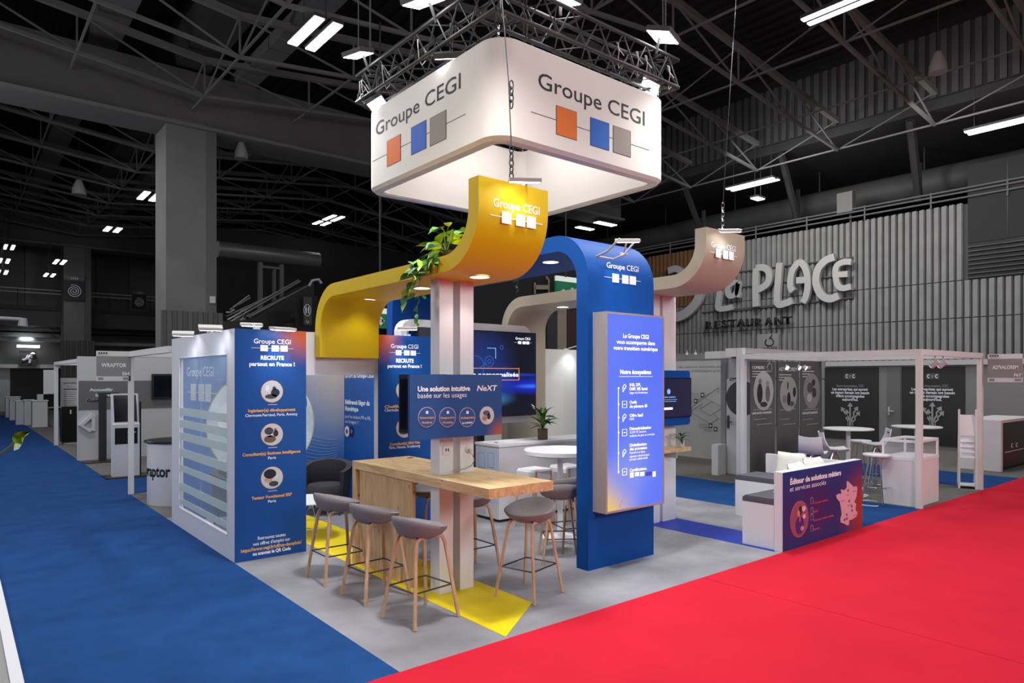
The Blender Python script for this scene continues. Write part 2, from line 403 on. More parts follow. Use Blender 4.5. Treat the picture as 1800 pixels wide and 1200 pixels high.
carpet('grey_carpet', GREYC, (16.3, 4.06, 30, 25), 'grey carpet under the black desk and dark poster walls')
o = bx('platform', mat('platform_grey', (150, 150, 150), 0.8), None, -4, 4.07, -0.012, 0.29, 9, 0.02)
tag(o, 'pale grey booth floor edge in the bottom left corner', 'platform')
bx('edge_trim', WHITE, o, 0.29, 4.07, -0.012, 0.36, 9, 0.03); o.children[0].location = (0, 0, 0)
# floor mats with slanted ends
YEL = mat('yellow_vinyl', (238, 212, 8), 0.5, spec=0.3)
BLU2 = mat('royal_blue_vinyl', (12, 52, 170), 0.5, spec=0.3)
o = MB().prism([(3.29, 4.09, 0.0005), (3.97, 4.56, 0.0005), (3.97, 10.1, 0.0005), (3.29, 10.1, 0.0005)], (0, 0, 0.003)).build('floor_strip', YEL, origin=(3.6, 7, 0))
tag(o, 'bright yellow floor strip with slanted end under the bar table', 'floor strip')
o = MB().prism([(7.27, 4.13, 0.0005), (7.92, 4.62, 0.0005), (7.92, 8.6, 0.0005), (7.27, 8.6, 0.0005)], (0, 0, 0.003)).build('floor_strip', BLU2, origin=(7.6, 6, 0))
tag(o, 'royal blue floor strip running under the white bench boxes', 'floor strip')

# ================================================================== CABIN (left, with window)
PBLUE = (24, 78, 152)
cab = thing('meeting_cabin', (2.345, 7.55, 0), 'white meeting cabin with large side window and blue recruitment panels', 'booth')
W1 = mat('cabin_white', (214, 216, 226), 0.5)
x0, x1 = 2.345, 2.395; wy0, wy1, wz0, wz1 = 7.80, 9.873, 0.25, 2.257
m = MB(); m.box(x0, 7.56, 0, x1, wy0, 2.52); m.box(x0, wy1, 0, x1, 10.27, 2.52); m.box(x0, wy0, 0, x1, wy1, wz0); m.box(x0, wy0, wz1, x1, wy1, 2.52)
m.build('side_wall', W1, cab)
m = MB(); t = 0.012
m.box(x0-0.004, wy0, wz0, x0+0.03, wy0+t, wz1); m.box(x0-0.004, wy1-t, wz0, x0+0.03, wy1, wz1); m.box(x0-0.004, wy0, wz0, x0+0.03, wy1, wz0+t); m.box(x0-0.004, wy0, wz1-t, x0+0.03, wy1, wz1)
fr = m.build('window_frame', WHITE, cab)
GLASS = mat('clear_glass', (235, 245, 250), 0.02, trans=0.0, alpha=0.16, spec=0.6)
mid = onX(351, 700, x0)[1]
for a, b in ((wy0+t, mid-0.004), (mid+0.004, wy1-t)):
    g = bx('glass_pane', GLASS, cab, x0+0.012, a, wz0+t, x0+0.022, b, wz1-t)
FROST = mat('frosted_film', (196, 214, 216), 0.6, alpha=0.75)
for (a, b) in ((716, 729), (737, 750), (759, 772), (787, 801), (816, 827), (847, 860), (874, 884)):
    z1 = onX(315, a, x0)[2]; z0 = onX(315, b, x0)[2]
    bx('frosted_stripe', FROST, cab, x0+0.006, wy0+t, z0, x0+0.011, wy1-t, z1)
FR2 = mat('frosted_logo', (205, 215, 222), 0.6, alpha=0.8)
logo(cab, ('X', x0+0.012), 329, 376, 661, 17, (690, 30), m=FR2, rule=(0.1, 1))
lettering('EXPERTISES', mat('blue_decal', (60, 96, 170), 0.6, alpha=0.8), cab, ('X', x0+0.02), 372, 399, 677, 8, mirror=True, bold=0.03, off=-0.01)
# front end panels
P1 = blobmat('print_left_panel', PBLUE, [((3.12, 7.55, 2.5), 0.42, (196, 92, 28))], 0.35)
P2 = blobmat('print_right_panel', PBLUE, [((4.06, 7.55, 2.5), 0.42, (196, 92, 28))], 0.35)
for (a, b, pm, dx) in ((2.345, 3.138, P1, 0), (4.06, 4.86, P2, 250)):
    bx('end_wall', W1, cab, a+0.001 if dx else 2.446, 7.56, 0, b, 7.66, 2.52)
    bx('printed_panel', pm, cab, a, 7.55, 0.0, b, 7.5595, 2.52)
F = ('Y', 7.55)
logo(cab, F, 446, 511, 604, 8.5, (612, 11), bold=0.015)
lines(cab, F, TEXTW, [('RECRUTE', 458, 499, 632, 7, 0.04), ('partout en France !', 438, 518, 643, 7, 0.04)])
for cy, st, nm, sub, l in ((688, 0, 'Ingénieur(e) développement', 'Clermont-Ferrand, Paris, Annecy', (436, 519, 431, 523)), (763.5, 1, 'Consultant(e) Business Intelligence', 'Paris', (426, 528, 471, 485)), (839.5, 2, 'Testeur Fonctionnel ERP', 'Paris', (442, 513, 471, 485))):
    p = onY(478, cy, 7.55); photo(cab, F, p[0], p[2], 0.118, st)
    lettering(nm, ORANGE, cab, F, l[0], l[1], cy+35, 5.5, bold=0.035); lettering(sub, TEXTW, cab, F, l[2], l[3], cy+43, 5, bold=0.012)
    quad('divider_line', TEXTW, cab, F, 471, cy+22.5, 487, cy+23.2)
lines(cab, F, TEXTW, [('Retrouvez toutes', 453, 502, 945, 6, 0.01), ("nos offres d'emploi sur", 445, 510, 954, 6, 0.01), ('ou scannez le QR Code', 444, 511, 971, 6, 0.04)])
lettering('https://www.cegi.fr/offres-demplois/', ORANGE, cab, F, 423, 530, 963, 6, bold=0.035)
F = ('Y', 7.55)
logo(cab, F, 687, 735, 612, 7.5, (620, 9), bold=0.015)
lines(cab, F, TEXTW, [('RECRUTE', 696, 727, 637, 7, 0.04), ('partout en France !', 681, 741, 646, 6, 0.04), ('Clermont-Ferrand, Paris', 676, 741, 722, 5, 0.01), ('Paris, Nantes, Strasbourg', 684, 738, 787, 5, 0.01)])
lines(cab, F, ORANGE, [('Chef(fe) de projet', 676, 740, 716, 5, 0.035), ('Consultant(e) SIRH Paie', 685, 738, 781, 5, 0.035)])
for cy, st in ((686, 3), (752, 0)):
    p = onY(711, cy, 7.55); photo(cab, F, p[0], p[2], 0.118, st)
# header, right wall, back wall with mural
bx('header', W1, cab, 3.139, 7.62, 2.02, 4.0595, 7.72, 2.52)
bx('side_wall', W1, cab, 4.872, 7.67, 0, 4.96, 10.27, 2.52)
bx('printed_wall', mat('side_print_blue', (28, 88, 168), 0.4), cab, 4.86, 7.67, 0, 4.8715, 10.17, 2.519)
F = ('X', 4.86)
lines(cab, F, TEXTW, [('Le DPI du Groupe CEGI', 607, 657, 663.5, 7, 0.03), ('Référencé Ségur du', 607, 650, 711, 8, 0.04), ('Numérique', 607, 630, 722, 8, 0.04), ('pour les secteurs PH et PA,', 607, 652, 736, 6.5, 0.0), ('sur la vague 1 !', 607, 631, 744, 6.5, 0.0)])
for px_, c_ in ((610.5, (228, 228, 240)), (618.5, (22, 30, 80))):
    p = onX(px_, 758, 4.86); d_ = disc('badge', mat('badge_%d' % c_[0], c_), cab, F, p[1], p[2], 0.085)
    disc('badge_mark', mat('badge_mark_%d' % c_[0], (200, 40, 60) if c_[0] > 100 else (90, 110, 170)), d_, F, p[1], p[2], 0.035, 0.0075)
bx('back_wall', W1, cab, 2.446, 10.182, 0, 4.8719, 10.27, 2.52)
MUR = blobmat('mural_print', (90, 130, 190), [((5.0, 10.17, 2.3), 1.7, (222, 208, 186))], 0.5, zgrad=(0.3, 2.3, [(0, (30, 92, 176)), (0.5, (66, 118, 184)), (1, (84, 126, 186))]))
mur = bx('mural', MUR, cab, 2.446, 10.17, 0, 4.8595, 10.1815, 2.52)
F = ('Y', 10.17); c = onY(462, 745, 10.17)
disc('mural_ring', mat('mural_gold', (206, 176, 96), 0.5), cab, F, c[0], c[2], 0.80, 0.001, 0.002, 64)
dd = disc('mural_picture', mat('mural_pale', (206, 222, 232), 0.6, noise=0.25, nscale=3), cab, F, c[0], c[2], 0.785, 0.0035, 0.002, 64)
for dx_, dz_, r_, col_ in ((-0.35, 0.1, 0.3, (236, 238, 240)), (0.25, -0.25, 0.4, (232, 236, 240)), (0.5, 0.3, 0.18, (70, 130, 190)), (0.1, 0.3, 0.22, (150, 180, 205))):
    disc('picture_shape', mat('mur_%d_%d' % (col_[0], col_[1]), col_), dd, F, c[0]+dx_, c[2]+dz_, r_, 0.007, 0.001, 24)
m = MB()
for k in range(9):
    pts = [(3.9+0.12*j, 10.166, c[2]-0.25-0.045*k+0.05*math.sin(j*0.7+k*0.22)) for j in range(8)]
    m.tube(pts, 0.0025, 4)
m.build('mural_waves', mat('wave_line', (170, 190, 210), 0.6), cab)

def flood(tip, look, arm_from, label, power=30, group=None, size=0.24, angle=75):
    """small LED flood on an arm: housing, lens, arm"""
    o = thing('led_floodlight', arm_from, label, 'floodlight', group)
    d = (Vector(look)-Vector(tip)).normalized(); d0 = d; d = (Vector((d.x*0.35, d.y*0.35, 0))+Vector((0, 0, -1))).normalized()
    q = d.to_track_quat('-Z', 'Y').to_matrix()
    def bxr(x0, y0, z0, x1, y1, z1, nm, mm):
        b_ = MB().box(x0, y0, z0, x1, y1, z1); b_.v = [tuple(q @ Vector(v)+Vector(tip)) for v in b_.v]; return b_.build(nm, mm, o)
    h = size/2
    bxr(-h, -h*0.7, 0.0, h, h*0.7, 0.03, 'housing', GREYP); bxr(-h*0.9, -h*0.6, -0.006, h*0.9, h*0.6, 0.0, 'lens', LED)
    m_ = MB(); t_ = Vector(tip); a_ = Vector(arm_from)
    m_.tube([a_, (a_+t_)/2+Vector((0, 0, 0.02)), t_+Vector((0, 0, 0.02))], 0.010, 6); m_.box(a_.x-0.03, a_.y-0.03, a_.z-0.012, a_.x+0.03, a_.y+0.03, a_.z+0.012)
    m_.build('arm', GREYP, o)
    spot(Vector(tip)+d*0.03, look, power*0.55, angle)
    return o
def fl_at(px, py, look, base, label, power, **k):
    z = k.pop('z', 2.56)
    tip = onX(px, py, 2.16) if px < 400 else onY(px, py, 7.36)
    return flood(tip, look, base, label, power, **k)
fl_at(322, 588, (2.345, 9.6, 1.9), (2.37, 9.72, 2.532), 'white LED floodlight on the cabin roof edge above the window, farther from the corner', 16)
fl_at(370, 578, (2.345, 8.55, 1.9), (2.37, 8.55, 2.532), 'white LED floodlight on the cabin roof edge above the window, nearer the corner', 16)
flood((2.72, 8.15, 2.60), (2.9, 8.9, 0.8), (2.6, 7.62, 2.532), 'white LED floodlight set back on the roof of the recruitment cabin', 10)
fl_at(497, 580, (2.78, 7.55, 1.95), (2.85, 7.60, 2.532), 'white LED floodlight over the left recruitment panel', 20)
fl_at(716, 579, (4.46, 7.55, 1.95), (4.5, 7.60, 2.532), 'white LED floodlight over the right recruitment panel', 20)

# ================================================================== YELLOW BAND + POSTS
YB = mat('yellow_lacquer', (218, 186, 12), 0.5, spec=0.25)
arch = thing('yellow_canopy', (3.64, 5.33, 0), 'yellow ribbon-shaped canopy with upturned front over the pine bar table', 'canopy')
ribbon('ribbon', YB, arch, [(4.48, 3.62), (4.48, 2.97), (7.535, 2.97), (7.535, 2.225)], 0.42, 0.14, 3.27, 4.02)
bx('post', WHITE, arch, 3.45, 5.255, 0.004, 3.60, 5.405, 2.90); bx('post', WHITE, arch, 3.68, 5.255, 0.004, 3.835, 5.405, 2.90)
logo(arch, ('Y', 4.41), 867, 948, 370, 15, (386, 21), bold=0.012)
def downlight(par, x, y, z, r=0.085, pw=9):
    MB().lathe((x, y, z-0.006), [(r, 0), (r, 0.0055)], 24).build('downlight', SPOTM, par)
    k_ = MB().lathe((x, y, z-0.008), [(r*1.12, 0), (r*1.12, 0.0075), (r*1.01, 0.0075), (r*1.01, 0), (r*1.12, 0)], 24); k_.f = k_.f[:-2]; k_.build('downlight_trim', WHITE, par)
    spot((x, y, z-0.03), (x, y, 0), pw, 130, 0.6, (1, 0.96, 0.88))
for px_, py_ in ((646, 526), (741, 505.5), (843, 486)):
    p = G(px_, py_, 2.9); downlight(arch, p[0], p[1], 2.9)
# socket plates on the posts
sk = thing('wall_socket', (3.45, 5.2, 1.25), 'white double power socket low on the left post below the printed screen', 'socket')
quad('plate', mat('socket_white', (222, 222, 222), 0.4), sk, ('Y', 5.255), 778, 783, 792, 799, 0.0005, 0.008)
for px_ in (783, 787): quad('outlet', DARK, sk, ('Y', 5.247), px_, 788, px_+2, 793, 0, 0.002)
sk = thing('wall_socket', (3.75, 5.25, 1.25), 'round white power socket on the right post with a plugged grey cable', 'socket')
p = onY(823, 789, 5.255); disc('plate', MATS['socket_white'], sk, ('Y', 5.255), p[0], p[2], 0.035, 0.0005, 0.012)
disc('plug', GREYP, sk, ('Y', 5.243), p[0], p[2]-0.01, 0.018, 0.0, 0.03)
pts = [onY(a, b, 5.21) for a, b in ((824, 793), (829, 799), (832, 808), (829, 818), (819, 824), (806, 826), (797, 827))]
pts = [(x, y-0.02*math.sin(i), max(z, 1.106)) for i, (x, y, z) in enumerate(pts)]
o = MB().tube(pts, 0.004, 6).build('power_cable', mat('cable_grey', (150, 150, 155)), sk, smooth=60)
# ---- twin-sided screen mount
nx = thing('display_board', (3.45, 5.0, 1.5), 'blue printed display panel with white circles on the front of the posts', 'display')
F = ('Y', 5.0); NP = blobmat('next_print', (34, 78, 140), [((3.97, 5.0, 1.47), 0.2, (176, 96, 58))], 0.4)
a, b = onY(720, 658, 5.0), onY(882, 774, 5.0)
bx('panel', NP, nx, a[0], 5.0, 1.463, b[0], 5.03, 2.02)
bx('bracket', GREYP, nx, 3.5, 5.03, 1.65, 3.62, 5.2545, 1.8)
lettering('Une solution intuitive', TEXTW, nx, F, 734, 826, 687, 9, bold=0.04); lettering('basée sur les usages', TEXTW, nx, F, 734, 820, 698.5, 9, bold=0.0)
lettering('NeXT', TEXTW, nx, F, 838, 872, 686.5, 10, bold=0.02, shear=0.25)
RIMC = mat('circle_rim', (214, 180, 170), 0.6); NB = mat('next_inner', (36, 82, 148), 0.5)
for cx, w1, w2 in ((750, 'Ergonomique', 'Moderne'), (786.5, 'Responsive', 'Mobile'), (821, 'Adaptée', 'au patient')):
    p = onY(cx, 733, 5.0); d_ = disc('circle', RIMC, nx, F, p[0], p[2], 0.088, 0.001, 0.002); disc('circle_face', NB, d_, F, p[0], p[2], 0.083, 0.0035, 0.001)
    lettering(w1, ORANGE, d_, F, cx-12, cx+12, 735.5, 4, bold=0.02, off=0.0055); lettering(w2, ORANGE if cx < 800 else TEXTW, d_, F, cx-9, cx+9, 744, 4, bold=0.02, off=0.0055)
    quad('circle_icon', TEXTW, d_, F, cx-2, 722, cx+2, 727, 0.005)
p = onY(855.5, 730, 5.0); photo(nx, F, p[0], p[2], 0.08, 3, RIMC)
tv = thing('wall_screen', (3.36, 5.4, 1.5), 'switched-off black screen mounted sideways behind the blue display panel', 'screen')
ty1 = onX(701, 700, 3.33)[1]
bx('bezel', BLACK, tv, 3.33, 5.06, 1.468, 3.40, ty1, onX(701, 658, 3.33)[2])
bx('glass', mat('off_screen', (12, 14, 22), 0.12, spec=0.6), tv, 3.326, 5.09, 1.50, 3.3295, ty1-0.03, 1.98)
bx('wall_bracket', DARK, tv, 3.40, 5.28, 1.65, 3.4495, 5.38, 1.85)

# ---- pine bar table
tb = thing('bar_table', (3.67, 5.6, 0), 'long knotty pine bar table built around the white posts', 'table')
m = MB(); tX0, tX1, tY0, tY1 = 3.32, 4.02, 4.34, 6.75
m.box(tX0, tY0, 1.02, tX1, 5.25, 1.10); m.box(tX0, 5.41, 1.02, tX1, tY1, 1.10); m.box(tX0, 5.25, 1.02, 3.448, 5.41, 1.10); m.box(3.837, 5.25, 1.02, tX1, 5.41, 1.10); m.box(3.602, 5.25, 1.02, 3.678, 5.41, 1.10)
m.build('tabletop', PINET, tb)
bx('end_leg', PINE, tb, tX0, 6.67, 0.004, tX1, 6.75, 1.02)
ly = onX(724, 900, 3.36)[1]
bx('side_panel', PINE, tb, 3.36, ly, 0.004, 3.40, 6.67, 1.02)
bx('cable_grommet', DARK, tb, 3.9, 6.55, 1.10, 3.96, 6.6, 1.104)

# ---- stools
def make_stool(seatmat=FELT):
    o = thing('bar_stool', (0, 0, 0), '', 'stool')
    n = 28; vs = []; fs = []
    def rim(a):
        c_, s_ = math.cos(a), math.sin(a)      # back is at +x
        return c_*0.215+(0.01), s_*0.235, 0.80+0.06*(c_ if c_ > 0 else c_*0.75)
    prof_in = [(1.0, 1.0), (0.93, 0.86), (0.8, 0.55), (0.6, 0.22), (0.35, 0.06), (0.02, 0.0)]
    prof_out = [(1.0, 1.0), (1.05, 0.90), (1.0, 0.55), (0.86, 0.1), (0.62, -0.32), (0.35, -0.5), (0.02, -0.52)]
    def ring(k, h, off):
        r = []
        for i in range(n):
            x, y, z = rim(2*math.pi*i/n); zb = 0.712+off
            r.append((x*k, y*k, zb+(z-zb)*h if h >= 0 else zb+h*0.07))
        return r
    rings = [ring(k, h, 0.0) for k, h in prof_in[::-1]]+[ring(k, h, -0.012) for k, h in prof_out]
    for r in rings: vs += r
    for i in range(len(rings)-1):
        for k in range(n): fs.append((i*n+k, i*n+(k+1) % n, (i+1)*n+(k+1) % n, (i+1)*n+k))
    fs.append(tuple(range(n-1, -1, -1))); L = len(rings)-1; fs.append(tuple(L*n+k for k in range(n)))
    MB().add(vs, fs).build('seat', seatmat, o, smooth=70)
    for sx in (-1, 1):
        for sy in (-1, 1):
            y1 = 0.215*sy; y2 = 0.125*sy
            pts = [(0.23*sx, y1, 0.0), (0.165*sx, y2+(y1-y2)*0.25, 0.52), (0.148*sx, y2+(y1-y2)*0.1, 0.63), (0.132*sx, y2, 0.668), (0.10*sx, y2, 0.688), (0.0, y2, 0.690)]
            MB().tube(pts, 0.017, 6, flat=0.8).build('leg', OAK, o, smooth=50)
    c = 0.193; cy = 0.172; z = 0.27
    m_ = MB(); P = [(-c, -cy, z), (c, -cy, z), (c, cy, z), (-c, cy, z)]
    for i in range(4): m_.tube([P[i], P[(i+1) % 4]], 0.0065, 6)
    m_.build('footrest', STEEL, o)
    m_ = MB(); m_.box(-0.13, -0.125, 0.688, 0.13, -0.105, 0.703); m_.box(-0.13, 0.105, 0.688, 0.13, 0.125, 0.703); m_.build('seat_bracket', STEEL, o)
    return o
st0 = make_stool(); first = True
PI = math.pi
def put_stool(x, y, rz, label, scale=1):
    global first
    o = st0 if first else copytree(st0); first = False
    o.location = (x, y, 0.0045 if 3.0 < x < 4.3 else 0.0); o.rotation_euler = (0, 0, rz)
    tag(o, label, 'stool', 'grey felt bar stools with pale wood legs'); return o
put_stool(3.01, 4.87, PI+0.12, 'grey felt bar stool nearest the camera, front left of the pine table')
put_stool(3.0, 5.63, PI+0.05, 'grey felt bar stool in the middle of the three left of the pine table')
put_stool(2.97, 6.36, PI, 'grey felt bar stool farthest back of the three left of the pine table')
put_stool(4.10, 4.75, 0.25, 'grey felt bar stool standing alone at the right end of the pine table')
put_stool(4.12, 5.70, 0.0, 'grey felt bar stool mostly hidden behind the white posts')
put_stool(4.08, 6.38, 0.0, 'grey felt bar stool behind the pine table, left of the white posts')
put_stool(5.14, 5.44, -2.2, 'grey felt bar stool beside the blue pillar, left one of two at the round table')
put_stool(5.60, 5.74, -1.9, 'grey felt bar stool tucked behind the blue pillar at the round table')
# ================================================================== BLUE ARCH + LIGHTBOX
BB = mat('blue_lacquer', (0, 72, 152), 0.6, spec=0.2)
arch = thing('blue_arch', (5.58, 5.0, 0), 'tall royal blue rounded arch holding the bright lightbox', 'arch')
ribbon('ribbon', BB, arch, [(5.02, 0.0), (5.02, 3.44), (9.06, 3.44), (9.06, 0.0)], 0.42, 0.17, 5.06, 6.11)
logo(arch, ('Y', 4.935), 1066, 1122, 474, 10, (490.5, 15), bold=0.012)
p = G(968, 460, 3.355); downlight(arch, p[0], p[1], 3.355, 0.09)
fl = flood(onY(1103, 425, 4.62), (5.6, 4.95, 2.9), (5.60, 4.93, 3.33), 'silver LED floodlight on a bracket high on the blue arch', 15)
bp_ = onY(1103, 425, 4.62); m = MB()
for q in (-0.13, 0.13): m.tube([(bp_[0]+q, 4.93, bp_[2]-0.12), (bp_[0]+q, 4.78, bp_[2]-0.09), (bp_[0]+q*0.9, 4.62, bp_[2]+0.02)], 0.011, 6)
m.tube([(bp_[0]-0.13, 4.925, bp_[2]-0.12), (bp_[0]+0.13, 4.925, bp_[2]-0.12)], 0.011, 6)
m.build('bracket', mat('bracket_grey', (150, 152, 158), 0.5), fl)
lb = thing('lightbox', (5.59, 4.84, 0.6), 'glowing blue vertical lightbox with French text list on the blue pillar', 'lightbox')
m = MB(); X0, X1, Z0, Z1 = 5.126, 6.06, 0.605, 2.665
m.box(X0, 4.765, Z0, X1, 4.934, Z1); m.build('case', mat('brushed_aluminium', (176, 172, 176), 0.4, 0.3), lb)
m = MB(); t = 0.022
m.box(X0, 4.748, Z0, X1, 4.7645, Z0+t); m.box(X0, 4.748, Z1-t, X1, 4.7645, Z1); m.box(X0, 4.748, Z0+t, X0+t, 4.7645, Z1-t); m.box(X1-t, 4.748, Z0+t, X1, 4.7645, Z1-t)
m.build('frame', MATS['brushed_aluminium'], lb)
LBM = blobmat('lightbox_film', (92, 122, 250), [((5.15, 4.755, 0.62), 0.62, (238, 200, 96)), ((5.5, 4.755, 1.0), 0.5, (130, 150, 246)), ((5.95, 4.755, 2.2), 0.7, (84, 112, 250))], 0.5, emit=0.95)
bx('film', LBM, lb, X0+t, 4.754, Z0+t, X1-t, 4.7645, Z1-t)
TE = mat('lit_white_print', (246, 248, 255), 0.6, emit=0.9)
F = ('Y', 4.754)
lines(lb, F, TE, [('Le Groupe CEGI', 1095, 1140, 594.5, 7.5, 0.018), ('vous accompagne dans', 1083.5, 1151, 605, 7, 0.018), ('votre transition numérique', 1078, 1155.5, 615.5, 7, 0.018), ('Notre écosystème', 1090, 1144, 657, 7.5, 0.03),
  ('INSi, DPI,', 1106.5, 1126, 678.5, 5.5, 0.018), ('DMP, MS Santé', 1106.5, 1138, 685.5, 5.5, 0.018), ('Ségur du Numérique', 1106.5, 1138, 691.5, 4, 0),
  ('Outils', 1106.5, 1119, 709, 5.5, 0.018), ('de pilotage BI', 1106.5, 1137, 716, 5.5, 0.018), ('Offre SaaS', 1106.5, 1130, 732, 5.5, 0.018), ('HDS', 1106.5, 1114, 738, 4, 0),
  ('Dématérialisation', 1106.5, 1144, 754.5, 5.5, 0.018), ('SCOR CP, factures,', 1106.5, 1136, 760.5, 4, 0), ('bulletins de paie et contrats', 1106.5, 1150, 766, 4, 0),
  ('Digitalisation', 1106.5, 1136, 783.5, 5.5, 0.018), ('des processus', 1106.5, 1137, 790, 5.5, 0.018), ('Paiement en ligne,', 1106.5, 1134, 796, 4, 0), ('signature électronique', 1106.5, 1141, 802, 4, 0), ('portails collaboratifs', 1106.5, 1138, 807.5, 4, 0),
  ('Certifications', 1106.5, 1136, 827, 5.5, 0.018)])
quad('rule', TE, lb, F, 1088, 661.3, 1147, 661.9)
quad('rule', TE, lb, F, 1086.3, 682, 1087, 832)
for y in (682, 710.5, 734, 760, 796, 829):
    p = onY(1086.7, y, 4.754); disc('bullet', TE, lb, F, p[0], p[2], 0.010)
    # outline icons beside each bullet
    q = onY(1097.5, y, 4.754); m = MB(); s = 0.034
    ic = [(-s, -s), (s, -s), (s, s), (-s, s)] if y in (710.5, 760, 829) else [(-s*0.8, -s*1.2), (0, -s*0.2), (s*0.8, s*0.6), (0, s*1.2), (-s*0.9, s*0.3)]
    m.tube([(q[0]+a_, 4.750, q[2]+b_) for a_, b_ in ic], 0.003, 4, closed=True); m.box(q[0]-s*0.4, 4.748, q[2]-0.004, q[0]+s*0.4, 4.752, q[2]+0.004); m.build('icon', TE, lb)
for i, (a, b) in enumerate(((1107, 1113.5), (1116, 1123), (1125, 1132), (1134.5, 1145), (1147, 1152))):
    c_ = (244, 244, 252) if i != 3 else (60, 60, 160)
    quad('certificate_badge', mat('lit_badge_%d' % c_[0], c_, emit=0.8), lb, F, a, 830-(i*0.4), b, 837+(2 if i in (0, 4) else 0)-(i*0.4))
m = MB(); m.tube([onY(a, b, 4.751) for a, b in ((1089, 893), (1091, 885), (1096, 875), (1097, 868))], 0.0025, 4); m.build('leaf_stroke', mat('lit_grey_line', (120, 130, 190), emit=0.5), lb)

# ================================================================== CREAM BAND + POSTS
CB = mat('cream_lacquer', (176, 168, 148), 0.5, spec=0.3)
arch = thing('cream_canopy', (7.4, 5.9, 0), 'cream-grey ribbon-shaped canopy with upturned front, behind the blue arch', 'canopy')
ribbon('ribbon', CB, arch, [(4.94, 3.80), (4.94, 3.195), (8.73, 3.195), (8.73, 0.0)], 0.42, 0.16, 7.0, 7.83)
bx('post', WHITE, arch, 7.38, 5.965, 0.004, 7.52, 6.12, 3.115)
bx('post', WHITE, arch, 7.58, 5.965, 0.004, 7.87, 6.12, 3.115)
logo(arch, ('Y', 4.86), 1250, 1293, 438, 10, (447, 15), bold=0.012)
p = G(989, 539, 3.115); downlight(arch, p[0], p[1], 3.115, 0.09)
flood(onY(1283, 407, 4.68), (7.42, 4.9, 3.5), (7.38, 4.92, 3.812), 'white LED floodlight on top of the cream upturned panel', 6)
flood(onY(922, 320, 4.22), (3.75, 4.45, 3.3), (3.80, 4.44, 3.632), 'white LED floodlight on top of the yellow upturned panel', 8, size=0.26)

# ================================================================== STORAGE WALL, COUNTER, VIDEO WALL
wl = thing('storage_room', (8.0, 9.1, 0), 'white storage room wall with a flush door behind the counter', 'room')
m = MB(); m.box(8.0, 9.09, 0, 9.33, 10.6, 2.5); m.build('wall', mat('storage_white', (206, 206, 200), 0.5), wl)
dx0, dx1, dz1 = onY(950, 660, 9.08)[0], onY(991, 660, 9.08)[0], onY(970, 661, 9.08)[2]
bx('door', mat('door_white', (212, 212, 206), 0.5), wl, dx0, 9.082, 0.01, dx1, 9.0895, dz1)
p = onY(1010, 660, 9.08)
flood((8.9, 8.80, 2.56), (8.75, 9.09, 2.1), (8.78, 9.12, 2.512), 'white LED floodlight over the storage wall', 26)
ct = thing('reception_counter', (7.0, 7.6, 0), 'long white counter with a lit drawing on its short end', 'counter')
m = MB(); m.box(5.79, 7.34, 0.04, 8.9, 7.88, 1.035); m.build('body', mat('counter_white', (204, 202, 206), 0.5), ct)
bx('top', WHITE, ct, 5.78, 7.33, 1.036, 8.9, 7.89, 1.07)
bx('plinth', BLACK, ct, 5.82, 7.37, 0.0, 8.88, 7.86, 0.04)
F = ('X', 5.79)
quad('printed_end', mat('pale_blue_print', (184, 198, 220), 0.4), ct, F, 839, 789, 876, 880)
for a, b, c_, d_ in ((841, 795, 853, 822), (858, 795, 869, 822), (841, 826, 853, 860), (858, 826, 869, 860)):
    quad('drawn_frame', mat('print_line_blue', (140, 160, 200), 0.5), ct, F, a, b, b and c_, d_, 0.0045); quad('drawn_pane', MATS['pale_blue_print'], ct, F, a+1, b+1.5, c_-1, d_-1.5, 0.007)
quad('socket', mat('socket_white2', (226, 226, 226)), ct, F, 855, 893, 861, 907, 0.001, 0.01)
p = G(876, 779, 1.07); MB().lathe((p[0]+0.04, p[1]+0.1, 1.07), [(0.03, 0), (0.03, 0.004)], 16).build('cable_grommet', BLACK, ct)

# video wall with rounded white ring
vw = thing('video_wall', (6.0, 8.35, 0), 'large dark blue screen on a rounded white ring frame', 'screen')
def rrect(x0, x1, z0, z1, r, y, n=8):
    P = []
    for cx, cz, a0 in ((x1-r, z1-r, 0), (x0+r, z1-r, 90), (x0+r, z0+r, 180), (x1-r, z0+r, 270)):
        for k in range(n+1): a = math.radians(a0+90*k/n); P.append((cx+r*math.cos(a), y, cz+r*math.sin(a)))
    return P
A = rrect(4.82, 7.21, 1.28, 2.81, 0.18, 8.3); B = rrect(4.93, 7.10, 1.39, 2.70, 0.08, 8.3); n = len(A)
vs = A+B+[(x, 8.5, z) for x, y, z in A]+[(x, 8.5, z) for x, y, z in B]; fs = []
for i in range(n):
    j = (i+1) % n; fs += [(i, j, n+j, n+i), (2*n+j, 2*n+i, 3*n+i, 3*n+j), (i, 2*n+i, 2*n+j, j), (n+j, 3*n+j, 3*n+i, n+i)]
MB().add(vs, fs).build('ring_frame', WHITE, vw, smooth=40)
bx('screen_case', BLACK, vw, 5.05, 8.24, 1.385, 7.255, 8.30, 2.70)
for x_ in (5.4, 6.05): bx('stand_leg', DARK, vw, x_, 8.33, 0, x_+0.1, 8.43, 1.39)
SCM = blobmat('screen_picture', (6, 12, 34), [((6.2, 8.235, 2.2), 0.75, (10, 44, 120)), ((6.6, 8.235, 1.9), 0.35, (14, 52, 150)), ((7.2, 8.235, 1.86), 0.9, (16, 40, 210), (1, 1, 5)), ((7.15, 8.235, 1.85), 0.45, (50, 120, 250), (1, 1, 9)), ((6.3, 8.235, 1.66), 0.6, (60, 130, 190), (1, 1, 4)), ((6.9, 8.235, 2.03), 0.8, (14, 60, 190), (1, 1, 22))], 0.3, emit=0.9)
bx('display', SCM, vw, 5.07, 8.235, 1.40, 7.24, 8.2395, 2.685)
F = ('Y', 8.235)
